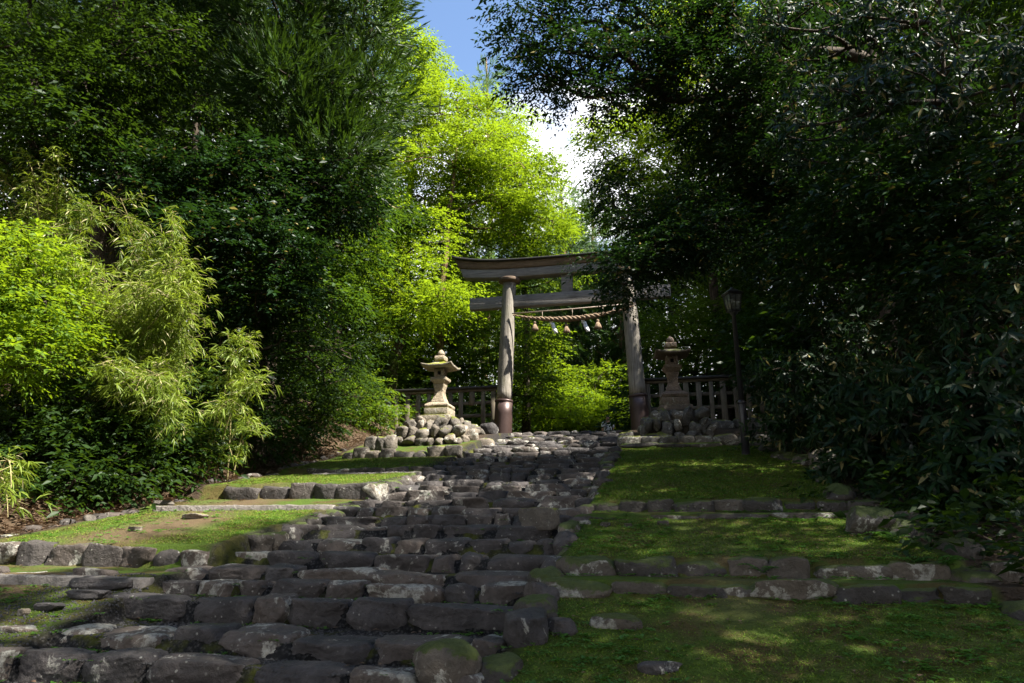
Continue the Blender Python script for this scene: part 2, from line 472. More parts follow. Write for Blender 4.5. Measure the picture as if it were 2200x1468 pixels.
def rock_verts(w, d, h, sub=3, boxy=4.0, rough=1.0, cuts=5, g=None, lo=.72, hi=.93):
    g = g or R
    P, Fc = ico(sub)
    n = boxy
    r = (np.abs(P) ** n).sum(1) ** (-1 / n)
    v = P * r[:, None]
    # plane cuts give chipped, angular faces
    for k in range(cuts + (4 if boxy > 3.4 else 0)):
        nn = g.normal(0, 1, 3); nn[2] *= .6; nn /= np.linalg.norm(nn)
        lo_, hi_ = lo, hi
        if k >= cuts:   # top and front faces
            nn = np.array([g.normal(0, .05), g.normal(0, .10), 1.0]) if k % 2 else np.array([g.normal(0, .22), -1.0, g.normal(0, .18)])
            nn /= np.linalg.norm(nn); lo_, hi_ = .80, .94
        s = v @ nn; mx = s.max(); lim = mx * g.uniform(lo_, hi_)
        ex = np.maximum(0, s - lim)
        v = v - nn[None] * (ex * .9)[:, None]
    disp = np.zeros(len(v))
    for k, (fr, am) in enumerate(((1.6, .055), (3.2, .036), (6.5, .026), (13, .018), (27, .011))[:4 + (sub > 3)]):
        for q in range(5):
            kk = g.normal(0, 1, 3); kk *= fr / np.linalg.norm(kk)
            sv = np.sin(v @ kk * 1.7 + g.uniform(0, 6.28) + disp * 9); disp = disp + am * rough * .55 * (sv if k < 2 else (1.3 * np.abs(sv) - .8))
    v = v * (1 + disp)[:, None]
    v = v * np.array([w, d, h]) / 2
    return v, Fc

COUNT = {}
def stone(name, u, t, ztop, w, d, h, mat, label, cat, group, yaw=0.0, tilt=0.0, **kw):
    v, Fc = rock_verts(w, d, h, **kw)
    ct, s_ = math.cos(tilt), math.sin(tilt)
    v = v @ np.array([[ct, 0, s_], [0, 1, 0], [-s_, 0, ct]]).T
    me = mesh_from(name, v, Fc, True)
    me.materials.append(mat)
    o = bpy.data.objects.new(name, me); COL.objects.link(o)
    x, y = xy(u, t)
    o.location = (x, y, ztop - v[:, 2].max())
    o.rotation_euler = (0, 0, -YAW + yaw)
    tag(o, label, cat, group)
    return o

ORD = ['', 'first', 'second', 'third', 'fourth', 'fifth', 'sixth', 'seventh', 'eighth', 'ninth', 'tenth', 'eleventh', 'twelfth', 'thirteenth',
       'fourteenth', 'fifteenth', 'sixteenth', 'seventeenth', 'eighteenth', 'nineteenth', 'twentieth', 'twenty-first', 'twenty-second',
       'twenty-third', 'twenty-fourth', 'twenty-fifth', 'twenty-sixth', 'twenty-seventh', 'twenty-eighth', 'twenty-ninth', 'thirtieth',
       'thirty-first', 'thirty-second', 'thirty-third', 'thirty-fourth', 'thirty-fifth', 'thirty-sixth', 'thirty-seventh', 'thirty-eighth', 'thirty-ninth', 'fortieth',
       'forty-first', 'forty-second', 'forty-third', 'forty-fourth', 'forty-fifth', 'forty-sixth', 'forty-seventh', 'forty-eighth', 'forty-ninth', 'fiftieth']
LEFT_END = {1: -5.1, 2: -5.3, 3: -4.45, 4: -4.55, 5: -4.5, 6: -4.35, 7: -4.45, 8: -4.4, 9: -4.45}
for ri, t in enumerate(ROWS[1:], 1):
    u = LEFT_END.get(ri, -4.32 + R.uniform(-.1, .1)); k = 0
    if ri > 12: u = -4.3 + R.uniform(-.1, .1)
    uend = -1.03 + (.2 if ri in (6, 7, 8) else 0) + R.uniform(-.06, .06)
    big = .70 if ri < 5 else (.60 if ri < 12 else .62)
    while u < uend - .15:
        k += 1
        w = R.choice([R.uniform(.36, .56), R.uniform(.56, .85), R.uniform(.85, 1.25)], p=[.26, .48, .26]) * big
        if uend - (u + w) < .22: w = uend - u
        nxt = ROWS[ri + 1] if ri + 1 < len(ROWS) else t + .8
        gap = nxt - t
        d = min(gap * R.uniform(.6, .8), .40) if ri < 7 else gap * R.uniform(.62, .84)
        h = R.uniform(.22, .28) if ri < 9 else R.uniform(.20, .26)
        size = 'long' if w > .52 else ('short' if w < .33 else 'mid-sized')
        row = 'front' if ri == 1 else ORD[ri]
        stone('step_stone', u + w / 2, t + d / 2 - .04 + R.uniform(-.03, .03), float(prof(t)) + R.uniform(-.022, .018),
              w - R.uniform(-.015, .02), d, h, M['step'],
              f"{size} dark stone, {ORD[k]} from left in the {row} step row from the bottom", 'step stone',
              'rough stones laid as steps up to the gate', yaw=R.uniform(-.03, .03), tilt=R.uniform(-.022, .022),
              sub=5 if ri < 6 else (4 if ri < 14 else 3), boxy=R.uniform(3.2, 6.5), rough=R.uniform(.7, 1.2), cuts=int(R.integers(2, 6)), lo=.78, hi=.95)
        u += w + .012

def row(name, u0, u1, t, ztop, h, wmin, wmax, d, mat, lab, cat, group, sub=3, tj=.04, zj=.03, **kw):
    u = u0; k = 0; items = []
    while u < u1 - wmin * .5:
        w = min(R.uniform(wmin, wmax), u1 - u + .05); items.append((u, w)); u += w
    for k, (u, w) in enumerate(items, 1):
        zt = ztop if not callable(ztop) else ztop(u + w / 2)
        stone(name, u + w / 2, t + d / 2 + R.uniform(-tj, tj), zt + R.uniform(-zj, zj), w + .02, d, h * R.uniform(.9, 1.1), mat,
              lab.format(ORD[k]), cat, group, yaw=R.uniform(-.08, .08), tilt=R.uniform(-.07, .07), sub=sub,
              boxy=R.uniform(3.2, 6), rough=R.uniform(.9, 1.6), cuts=int(R.integers(3, 7)))
G1 = 'mossy retaining stones across the right lawn'
row('kerb_stone', -.95, 2.1, TR[0] - .09, ZR[0], .17, .22, .55, .2, M['step_moss'], 'low mossy kerb stone, {} from the stairs below the lower right wall', 'kerb stone', G1, 4)
row('wall_stone', -.9, 2.7, TR[1] - .10, ZR[1] + .005, .30, .26, .58, .24, M['step_moss'], 'lichen spotted boulder, {} from the stairs in the lower right retaining wall', 'wall stone', G1, 4, zj=.04)
row('kerb_stone', -.85, 2.1, TR[2] - .06, ZR[2] + .01, .10, .35, .8, .16, M['step_moss'], 'thin mossy edging stone, {} from the stairs under the upper right wall', 'kerb stone', G1)
row('wall_stone', -.9, 2.2, TR[3] - .09, ZR[3] + .005, .27, .22, .5, .2, M['step_moss'], 'squarish mossy stone, {} from the stairs in the upper right retaining wall', 'wall stone', G1)
G2 = 'retaining stones across the left lawn'
row('wall_stone', -7.0, -4.3, TL[1] - .10, ZL[1] + .01, .32, .3, .56, .24, M['wall_shaded'], 'dark rounded boulder, {} from the left in the lower left retaining wall', 'wall stone', G2, 4, zj=.04)
row('kerb_stone', -7.1, -4.4, TL[0] + .04, ZL[0] + .035, .12, .25, .5, .15, M['step'], 'small dark stone, {} from the left in the low course above the concrete kerb', 'kerb stone', G2)
row('wall_stone', -6.6, -4.1, TL[3] - .10, ZL[3] + .0, .30, .32, .6, .22, M['wall_shaded'], 'dark block, {} from the left in the middle left retaining wall', 'wall stone', G2, zj=.035)
row('wall_stone', -6.5, -4.05, TL[4] - .08, ZL[4] - .005, .22, .25, .55, .2, M['wall_shaded'], 'pale topped stone, {} from the left in the upper left retaining wall', 'wall stone', G2)
# stones edging the stair on the right
t = 3.9; k = 0
while t < 14.2:
    k += 1
    d = R.uniform(.3, .52) * (1.0 if t < 6 else .8)
    stone('edge_stone', -.97 + R.uniform(-.07, .09), t + d / 2, float(prof(t + d)) + R.uniform(-.02, .06), R.uniform(.22, .32), d, R.uniform(.24, .32), M['step_moss'] if k % 2 else M['step'],
          f"rough edging rock, {ORD[k]} up from the bottom along the stair's right edge", 'edging rock', 'rocks edging the stair beside the right lawn',
          yaw=R.uniform(-.3, .3), sub=4 if t < 7 else 3, boxy=R.uniform(2.4, 3.6), rough=1.4, cuts=6)
    t += d * .96
for t0_, t1_, nm in ((6.5, 8.2, 'lower'), (8.5, 9.7, 'middle'), (10.0, 11.3, 'upper')):
    t = t0_; k = 0
    while t < t1_:
        k += 1; d = R.uniform(.2, .4)
        stone('edge_stone', -4.17 + R.uniform(-.05, .04), t + d / 2, float(ground(-4.5, t + d / 2)) + R.uniform(-.03, .015), R.uniform(.2, .34), d, R.uniform(.26, .32), M['step_moss'] if k % 3 else M['step'],
              f"low edging rock, {ORD[k]} up beside the {nm} left lawn, at the stair's left edge", 'edging rock', 'rocks edging the stair beside the left lawns',
              yaw=R.uniform(-.4, .4), sub=4, boxy=R.uniform(2.6, 3.8), rough=1.4, cuts=6)
        t += d * .98
# small curb stones along the left path border
t = 5.9; k = 0
while t < 14.6:
    k += 1
    d = R.uniform(.13, .34)
    uu = -7.15 + .1 * math.sin(t * 1.7) + R.uniform(-.05, .05)
    stone('border_stone', uu, t, float(ground(uu, t)) + R.uniform(.01, .07), R.uniform(.12, .22), d, .16, M['wall_shaded'] if k % 4 else M['rubble'],
          f"cobble in the border under the bamboo bank, {ORD[k]} counted from the left", 'border stone', 'cobbles bordering the left lawn under the bank',
          yaw=R.uniform(-.4, .4), boxy=2.6, rough=1.0, cuts=3)
    t += d * 1.02
# right border
t = 4.3; k = 0
while t < 13.5:
    k += 1
    d = R.uniform(.35, .7)
    uu = 2.05 + .12 * math.sin(t * 1.3) + R.uniform(-.08, .08)
    stone('border_rock', uu, t, float(ground(uu, t)) + R.uniform(.06, .16), R.uniform(.25, .4), d, .3, M['step_moss'],
          f"mossy rock below the dark shrubs, {ORD[k]} up the right lawn's outer border", 'border rock', "rocks along the right lawn's outer border",
          yaw=R.uniform(-.4, .4), boxy=2.8, rough=1.3, cuts=4)
    t += d * R.uniform(1.1, 1.6)
def hit(px, py):
    """where the sight line of a pixel first meets the ground"""
    a = at(px, py, 1.0)
    k = np.linspace(3.0, 26, 6000)
    P_ = a[None] * k[:, None]; u_, t_ = ut(P_[:, 0], P_[:, 1])
    below = P_[:, 2] <= ground(u_, t_)
    q = int(np.argmax(below)) if below.any() else 5999
    return P_[q], float(u_[q]), float(t_[q])
def loose(px, py, t, w, d, h, mat, lab, sink=.5, **kw):
    p, u_, t = hit(px, py)
    w, d, h = w * .88, d * .88, h * .88
    stone('loose_rock', u_, t, float(ground(u_, t)) + h * sink, w, d, h, M[mat], lab, 'rock', None, yaw=R.uniform(-.5, .5), sub=4, **kw)
loose(1200, 1355, 5.15, .27, .2, .15, 'step', 'round dark rock half sunk in the lower right lawn near the stair', .6, boxy=2.3)
loose(1325, 1345, 5.2, .40, .2, .14, 'step_moss', 'wide lichen spotted rock in the lower right lawn beside the round one', .6, boxy=2.5)
loose(1420, 1440, 4.45, .28, .14, .08, 'step', 'flat dark rock at the bottom of the lower right lawn', .6, boxy=3)
loose(1300, 1130, 8.55, .12, .1, .08, 'step_moss', 'small dark rock near the stair on the middle right lawn', .6)
loose(1350, 1132, 8.5, .09, .09, .07, 'step_moss', 'tiny rock, middle of three under the upper right wall', .6)
loose(1425, 1127, 8.6, .13, .1, .08, 'step_moss', 'small mossy rock, farthest of three from the stair', .6)
loose(1870, 1145, 7.95, .55, .4, .34, 'step_moss', 'large grey boulder at the right end of the middle lawn', .8, boxy=2.5)
loose(1950, 1130, 8.2, .22, .2, .2, 'rubble', 'small pale rock beside the large grey boulder', .8)
loose(1770, 1000, 13.0, .5, .4, .38, 'rubble_dark', 'brown boulder at the outer corner of the upper right lawn', .8, boxy=2.4)
loose(960, 1450, 4.35, .42, .36, .3, 'step_moss', 'mossy boulder at the lower end of the stair edge', .7, boxy=2.6)
loose(1690, 920, 18.6, .55, .3, .3, 'rubble', 'white lichened rock right of the lamp post', .8, boxy=3)
loose(220, 1262, 5.75, .75, .3, .12, 'step', 'flat slate slab lying on the left dirt patch', .8, boxy=3.5)
loose(190, 1283, 5.45, .45, .2, .08, 'step', 'thin dark slab in front of the flat slate on the left dirt', .8, boxy=3.5)
loose(105, 1310, 5.1, .3, .14, .07, 'step', 'narrow dark slab near the left edge of the dirt patch', .8, boxy=3.5)
loose(50, 1322, 4.95, .09, .08, .07, 'rubble', 'small white pebble on the left dirt patch', .8)
loose(1160, 1140, 7.86, .55, .16, .27, 'rubble', 'pale whitish lichen covered block at the stair edge, middle height', 1.0, boxy=7)
loose(420, 1113, 8.7, .42, .25, .1, 'rubble', 'flat pale rock on the sunny left lawn', .7, boxy=3)
loose(290, 1140, 7.9, .2, .14, .08, 'rubble', 'little pale rock on the sunny left lawn near the border', .7)
loose(350, 1085, 9.15, .3, .2, .1, 'rubble', 'pale flat rock by the border at the left concrete kerb', .7)

def kerb(u0, u1, t, z, w, h, lab, name='concrete_kerb'):
    n = 60
    us = np.linspace(u0, u1, n)
    rng = np.random.default_rng(int(abs(t) * 10))
    ring = [(-w / 2, -h), (-w / 2, -.012), (-w / 2 + .015, 0), (w / 2 - .015, 0), (w / 2, -.012), (w / 2, -h)]
    P = []
    for q, u in enumerate(us):
        for a, b in ring:
            jx = rng.normal(0, .006); x, y = xy(u, t + a + jx + .03 * math.sin(u * 2))
            P.append((x, y, z + b + rng.normal(0, .004)))
    m_ = len(ring)
    F = [(q * m_ + k, q * m_ + k + 1, (q + 1) * m_ + k + 1, (q + 1) * m_ + k) for q in range(n - 1) for k in range(m_ - 1)]
    F += [(0, 5, 4, 1), (1, 4, 3, 2)] + [((n - 1) * m_ + a, (n - 1) * m_ + b, (n - 1) * m_ + c, (n - 1) * m_ + d) for a, b, c, d in ((0, 1, 4, 5), (1, 2, 3, 4))]
    x, y = xy((u0 + u1) / 2, t)
    mb = MB().add(P, F)
    o = mb.build(name, M['concrete'], loc=(x, y, z - h))
    tag(o, lab, 'kerb')
kerb(-7.1, -4.25, TL[0] - .06, ZL[0] - .005, .15, .14, 'pale concrete kerb strip at the foot of the lower left wall')
kerb(-6.8, -4.2, TL[2], ZL[2] + .005, .16, .12, 'concrete kerb strip at the foot of the middle left wall')
kerb(-6.2, -4.15, TL[4] - .25, float(np.interp(TL[4] - .25, KL[:, 0], KL[:, 1])) + .02, .11, .08, 'thin concrete kerb strip below the upper left wall')

# ------------------------------------------------------------------ rubble mounds under the lanterns
def mound(uc, tc, hw, hd, z0f, ztop, n, mat, lab, group, seed):
    g = np.random.default_rng(seed)
    k = 0
    lay = [(0.0, 1.0, ), (.34, .86), (.66, .68), (.9, .5)]
    for li, (f, s) in enumerate(lay):
        W, D = hw * s, hd * s
        # stones round the front and sides of the layer
        seq = []
        x = -W
        while x < W: 
            w = g.uniform(.14, .42); seq.append((x + w / 2, -D, w)); x += w * .93
        y = -D + .3
        while y < D:
            w = g.uniform(.16, .38); seq.append((W, y, w)); seq.append((-W, y + .05, w)); y += w * .95
        for (x, y, w) in seq:
            k += 1
            z0 = float(ground(uc + x, tc + y)); zt = z0 + (ztop - z0) * f + g.uniform(.16, .26)
            zt = min(zt, ztop + .02) + g.uniform(-.05, .03)
            hh = (zt - z0) if li == 0 else g.uniform(.32, .42)
            hh = max(.2, min(hh, .42)) * g.uniform(.8, 1.15)
            side = 'front' if y < -D + .2 else ('right' if x > 0 else 'left')
            q = sum(1 for a in seq[:seq.index((x, y, w)) + 1] if (a[1] < -D + .2) == (side == 'front') and (a[0] > 0 if side != 'front' else True) == (x > 0 if side != 'front' else True))
            stone('rubble_stone', uc + x + g.uniform(-.03, .03), tc + y + g.uniform(-.04, .04), zt, w * 1.05, g.uniform(.34, .46), hh, mat,
                  f"{lab}, {side} side, {ORD[li + 1]} course up, {ORD[min(q, 40)]} along", 'rubble stone', group,
                  yaw=g.uniform(-.6, .6), tilt=g.uniform(-.5, .5), boxy=g.uniform(2.3, 3.3), rough=1.5, cuts=10, lo=.62, hi=.88)
    # earth core
    mb = MB()
    zb = float(ground(uc, tc)) - .6
    lathe(mb, [(1, zb), (1, zb + .3), (.62, ztop - .03)], c=(0, 0, 0), sq=True)
    Vv = mb.V[0]; Vv[:, 0] *= hw * .9; Vv[:, 1] *= hd * .9
    x, y = xy(uc, tc)
    Vv[:, :] = Vv @ np.array([[CA, -SA, 0], [SA, CA, 0], [0, 0, 1]]) 
    Vv[:, 0] += x; Vv[:, 1] += y
    o = mb.build('earth_mound', M['ground_plain'], loc=(x, y, zb))
    return o
M['ground_plain'] = plain('packed_earth', (.05, .04, .028), .95, 0, .2, .5, 12)
LL = on_t(944, 903, 16.2); LR = on_t(1449, 882, 16.8)
uL, tL = ut(LL[0], LL[1]); uR_, tR = ut(LR[0], LR[1])
o = mound(uL, tL - .2, .88, .85, None, LL[2] - .03, 0, M['rubble'], 'pale rubble stone under the left lantern', 'rubble stones under the left lantern', 3)
tag(o, 'earth packed inside the rubble mound of the left lantern', 'mound')
o = mound(uR_, tR - .1, .74, .74, None, LR[2] - .03, 0, M['rubble_dark'], 'mossy rubble stone under the right lantern', 'mossy rubble stones under the right lantern', 5)
tag(o, 'earth packed inside the rubble mound of the right lantern', 'mound')
# low walls either side of the mounds
def gt(u, t, d=0.0): return lambda uu: float(ground(uu, t)) + d
row('low_wall_stone', -6.8, -4.2, 13.75, gt(0, 13.8, .2), .32, .22, .45, .3, M['rubble'], 'sunlit low wall stone, {} from the left below the left lantern', 'low wall stone', 'low wall stones left of the stair top', zj=.05)
row('low_wall_stone', -6.7, -5.9, 14.5, gt(0, 14.6, .34), .4, .2, .34, .32, M['rubble'], 'mossy upper stone, {} from the left beside the left lantern mound', 'low wall stone', 'low wall stones left of the stair top')
row('low_wall_stone', -4.75, -4.0, 15.6, gt(0, 15.7, .28), .42, .26, .45, .36, M['rubble'], 'pale block, {} from the left between lantern mound and gate pillar', 'low wall stone', 'low wall stones left of the stair top')
row('low_wall_stone', -4.7, -4.1, 17.2, gt(0, 17.4, .25), .5, .36, .6, .45, M['step'], 'large dark block, {} from the left before the left pillar', 'low wall stone', 'low wall stones left of the stair top')
row('low_wall_stone', -.95, 2.3, TR[4] + .05, ZR[4] + .16, .3, .24, .5, .28, M['rubble_dark'], 'mossy low wall stone, {} from the stair above the upper right lawn', 'low wall stone', 'low wall stones at the top of the right lawn', zj=.05)
row('low_wall_stone', -1.0, -.55, 15.3, gt(0, 15.4, .3), .4, .26, .42, .36, M['rubble_dark'], 'mossy boulder, {} one at the stair top beside the right mound', 'low wall stone', 'low wall stones at the top of the right lawn', zj=.05)
row('kerb_stone', -.9, 1.9, TR[4] - .2, ZR[4] - .02, .1, .45, .8, .12, M['step_moss'], 'flat mossy kerb stone, {} from the stair bordering the upper right lawn', 'kerb stone', G1)
row('low_wall_stone', .8, 2.8, 18.3, gt(0, 18.4, .25), .4, .35, .6, .36, M['rubble_dark'], 'dark footing stone, {} from the left under the right fence', 'low wall stone', 'footing stones under the right fence', zj=.05)
print('stones', len(bpy.data.objects), time.time() - T00)

# ------------------------------------------------------------------ stone lanterns
def lantern(loc, lab, mg, mm, s=1.0, rz=0.0):
    root = empty('stone_lantern', loc, lab, 'stone lantern', 'stone lanterns flanking the gate', -YAW + rz)
    def part(name, mb, m, par=root, sm=False):
        V, Fs = mb.arrays()
        o = bpy.data.objects.new(name, mesh_from(name, V * s, Fs, sm)); COL.objects.link(o)
        o.data.materials.append(m); o.parent = par
        b = o.modifiers.new('bevel', 'BEVEL'); b.width = .012; b.segments = 2; b.limit_method = 'ANGLE'; b.angle_limit = rad(40)
        return o
    mb = MB(); lathe(mb, [(.43, -.15), (.43, .10)], sq=True); part('plinth', mb, mm)
    mb = MB(); lathe(mb, [(.355, .103), (.355, .31)], sq=True); part('base_block', mb, mm)
    # lotus base with scalloped arches
    mb = MB(); V0 = []
    lathe(mb, [(.30, .313), (.31, .35), (.33, .38), (.32, .42), (.27, .46), (.24, .485), (.20, .50)], sq=True)
    V = mb.V[0]; V[:, 2] += np.where((V[:, 2] < .36) & (np.maximum(abs(V[:, 0]), abs(V[:, 1])) > .25), .035 * np.cos(np.minimum(abs(V[:, 0]), abs(V[:, 1])) * 12) , 0)
    V[:, 2] = np.maximum(V[:, 2], .313)
    k = np.minimum(abs(V[:, 0]), abs(V[:, 1])) / .33
    V[:, :2] *= (1 + .08 * k ** 3)[:, None]
    part('lotus_base', mb, mg)
    mb = MB(); lathe(mb, [(.215, .50), (.19, .56), (.158, .64), (.135, .74), (.125, .82), (.135, .90), (.155, .98), (.165, 1.03)], sq=True); part('stem', mb, mg)
    mb = MB(); lathe(mb, [(.165, 1.033), (.175, 1.07), (.23, 1.13), (.24, 1.14), (.24, 1.22), (.22, 1.228)], sq=True); part('platform', mb, mg)
    # fire box: walls round a solid block coloured as inner shade, windows front and sides
    mb = MB(); w, z0, z1 = .155, 1.23, 1.50
    for a in range(4):
        c_, s_ = math.cos(a * math.pi / 2), math.sin(a * math.pi / 2)
        rot = np.array([[c_, -s_, 0], [s_, c_, 0], [0, 0, 1]])
        for (cx, hx, cz, hz) in ((-.1, .054, 1.365, .135), (.1, .054, 1.365, .135), (0, .046, 1.27, .04), (0, .046, 1.455, .045)):
            if abs(cx) > .05 and a % 2: hx2, cx2 = hx - .02, cx * .8
            else: hx2, cx2 = hx, cx
            box(mb, rot @ np.array([cx2, -w + .02, cz]), (hx2, .02, hz), rot)
    fb = part('fire_box', mb, mg)
    mb = MB(); box(mb, (0, 0, 1.36), (.10, .10, .12)); part('shade_block', mb, M['inner_shade'], fb)
    # roof with rising corners
    n = 22; e = np.linspace(-1, 1, n)
    X, Y = np.meshgrid(e, e); m_ = np.maximum(abs(X), abs(Y)); cn = (abs(X) * abs(Y)) ** 3
    top = 1.56 + .20 * (1 - m_) ** 1.25 + .07 * cn + .004 * np.sin(9 * X + 5 * Y)
    bot = 1.50 + .03 * (1 - m_) * 0 - .0 + .07 * cn + .02 * (m_ < .45)
    sz = .47
    A = np.stack([X * sz, Y * sz, top], -1).reshape(-1, 3); B = np.stack([X * sz * .98, Y * sz * .98, bot], -1).reshape(-1, 3)
    i = np.arange(n - 1)[:, None] * n; j = np.arange(n - 1)[None]
    Q = np.stack([i + j, i + j + 1, i + n + j + 1, i + n + j], -1).reshape(-1, 4)
    rim = list(range(n)) + [k * n + n - 1 for k in range(1, n)] + [(n - 1) * n + k for k in range(n - 2, -1, -1)] + [k * n for k in range(n - 2, 0, -1)]
    W_ = [(rim[k], n * n + rim[k], n * n + rim[(k + 1) % len(rim)], rim[(k + 1) % len(rim)]) for k in range(len(rim))]
    mb = MB().add(np.vstack([A, B]), np.vstack([Q, Q[:, ::-1] + n * n, np.array(W_)]))
    part('roof', mb, mm, sm=True)
    mb = MB(); lathe(mb, [(.15, 1.735), (.16, 1.80), (.155, 1.86), (.13, 1.885)], sq=True); part('collar', mb, mg)
    mb = MB(); lathe(mb, [(.05, 1.883), (.09, 1.90), (.108, 1.94), (.105, 1.98), (.085, 2.02), (.05, 2.055), (.015, 2.085), (.002, 2.09)], n=14); part('finial', mb, mg, sm=True)
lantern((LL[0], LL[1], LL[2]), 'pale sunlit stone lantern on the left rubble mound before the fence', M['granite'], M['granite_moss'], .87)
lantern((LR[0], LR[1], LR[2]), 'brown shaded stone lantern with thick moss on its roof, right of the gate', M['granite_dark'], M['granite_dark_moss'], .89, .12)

# ------------------------------------------------------------------ torii gate
TT_ = 19.0
pl = on_t(1080, 928, TT_); pr_ = on_t(1377, 919, TT_)
uPL, uPR = ut(pl[0], pl[1])[0], ut(pr_[0], pr_[1])[0]
UC = (uPL + uPR) / 2
ZB = 2.52
cx, cy = xy(UC, TT_)
def zt(px, py): return float(on_t(px, py, TT_)[2])
torii = empty('torii_gate', (cx, cy, ZB), 'large weathered grey wooden torii gate at the top of the stone steps', 'torii gate', rz=-YAW)
half = (uPR - uPL) / 2
z_cap = zt(1098, 600) - ZB; z_n1 = zt(1093, 638) - ZB; z_n0 = zt(1093, 663) - ZB
print('torii', uPL, uPR, half, z_cap, z_n0, z_n1, 'base z', pl[2], pr_[2])
lean = .20
def tb(name, mb, m, par=None, sm=False, bev=.015):
    V, Fs = mb.arrays(); o = bpy.data.objects.new(name, mesh_from(name, V, Fs, sm)); COL.objects.link(o)
    o.data.materials.append(m); o.parent = par or torii
    if bev:
        b = o.modifiers.new('bevel', 'BEVEL'); b.width = bev; b.segments = 2; b.limit_method = 'ANGLE'; b.angle_limit = rad(40)
    return o
def splitx(s, z): return s * (half - lean * z / z_cap)
for s in (-1, 1):
    mb = MB(); zz = np.linspace(.9, z_cap - .12, 14)
    tube(mb, [(splitx(s, z), 0, z) for z in zz], [.235 - .035 * z / z_cap for z in zz], 28)
    p = tb('pillar', mb, M['torii_v'], sm=True, bev=0)
    if s > 0: p['label'] = 'right pillar with a sunlit pale streak'
    mb = MB(); zz = np.linspace(-.5, .905, 5)
    tube(mb, [(splitx(s, z), 0, z) for z in zz], [.262 - .03 * z / z_cap for z in zz], 28)
    tb('metal_sleeve', mb, M['sleeve'], p, True, 0)
    mb = MB(); tube(mb, [(splitx(s, z), 0, z) for z in (.88, .9, .93, .95)], [.262, .272, .272, .262], 28); tb('sleeve_band', mb, M['sleeve'], p, True, 0)
    mb = MB(); lathe(mb, [(.25, z_cap - .14), (.33, z_cap - .10), (.34, z_cap - .02), (.30, z_cap)], n=28, c=(splitx(s, z_cap), 0, 0)); tb('ring_cap', mb, M['torii_warm'], p, True, .01)
# tie beam
mb = MB(); L_ = half + 1.02
box(mb, (0, 0, (z_n0 + z_n1) / 2), (L_, .11, (z_n1 - z_n0) / 2)); tb('tie_beam', mb, M['torii_h'])
mb = MB(); box(mb, (0, -.0, (z_n1 + z_cap) / 2 + .0), (.17, .07, (z_cap - z_n1) / 2 + .03)); tb('strut', mb, M['torii_h'])
# curved lintel in two courses and a roof sheet
def beam(z0, z1, Ltop, Lbot, hy, curve0, curve1, m, name, par=None, flare=0.0):
    n = 41; s = np.linspace(-1, 1, n); V = []
    for q in s:
        cu0 = curve0 * abs(q) ** 4; cu1 = curve1 * abs(q) ** 4
        for (yy, zz_, L, cu) in ((-hy, z0, Lbot, cu0), (hy, z0, Lbot, cu0), (hy + flare, z1, Ltop, cu1), (-hy - flare, z1, Ltop, cu1)):
            V.append((q * L, yy, zz_ + cu))
    F = []
    for k in range(n - 1):
        for a in range(4):
            b = (a + 1) % 4; F.append((k * 4 + a, k * 4 + b, (k + 1) * 4 + b, (k + 1) * 4 + a))
    F += [(0, 3, 2, 1), ((n - 1) * 4, (n - 1) * 4 + 1, (n - 1) * 4 + 2, (n - 1) * 4 + 3)]
    mb = MB().add(V, F); return tb(name, mb, m, par)
Lk = half - lean + 1.55
beam(z_cap + .002, z_cap + .27, Lk - .02, Lk - .14, .17, .10, .14, M['torii_h'], 'lower_lintel')
ul = beam(z_cap + .273, z_cap + .47, Lk + .12, Lk + .02, .20, .15, .22, M['torii_warm'], 'upper_lintel', flare=.06)
beam(z_cap + .474, z_cap + .53, Lk + .22, Lk + .2, .33, .24, .27, M['roofing'], 'roof_sheet', flare=.0)
# sacred rope with tassels, paper streamers and the rod above it
def Lp(px, py, dt=0.0): return on_t(px, py, TT_ - .33 + dt)
a, b = Lp(1102, 677), Lp(1362, 657)
n = 150; s = np.linspace(0, 1, n)
sag = .40 * 4 * s * (1 - s)
path = a[None] * (1 - s)[:, None] + b[None] * s[:, None]; path[:, 2] -= sag * .62
rr = (.020 + .050 * np.sin(math.pi * s) ** 1.3) * (1 + .10 * np.sin(s * 31) + .07 * np.sin(s * 83 + 1))
mb = MB(); d_ = (b - a) / np.linalg.norm(b - a); e1 = np.cross(d_, (0, 0, 1)); e1 /= np.linalg.norm(e1); e2 = np.cross(d_, e1)
for ph in (0, 2.094, 4.19):
    an = s * 2 * math.pi * 9 + ph
    tube(mb, path + (rr * .62)[:, None] * (np.cos(an)[:, None] * e1 + np.sin(an)[:, None] * e2), rr * .62, 8, wob=.06, seed=3)
g2 = np.random.default_rng(4)
for k in range(46):   # loose straw ends
    q = int(g2.uniform(10, n - 10)); p0 = path[q]; dd = g2.normal(0, 1, 3); dd /= np.linalg.norm(dd)
    tube(mb, [p0, p0 + dd * .1, p0 + dd * .15 + np.array([0, 0, -.05])], [.004, .003, .001], 4)
ro = mb.build('straw_rope', M['rope'], smooth_=True, loc=tuple(a)); tag(ro, 'thick twisted straw rope slung between the gate pillars', 'rope')
mb = MB(); tube(mb, [Lp(1100, 674, .1), Lp(1230, 664, .1), Lp(1364, 652, .1)], .018, 8)
for q in (.25, .5, .75):
    pp = a * (1 - q) + b * q; tube(mb, [pp + np.array([0, .0, .03]), pp + np.array([0, 0, -.2])], .006, 5)
ro = mb.build('hanging_rod', M['rod'], loc=tuple(a)); tag(ro, 'thin straight rod above the straw rope across the gate', 'rod')
def ropez(px):
    q = (px - 1102) / (1362 - 1102); k = int(q * (n - 1)); return path[k], rr[k]
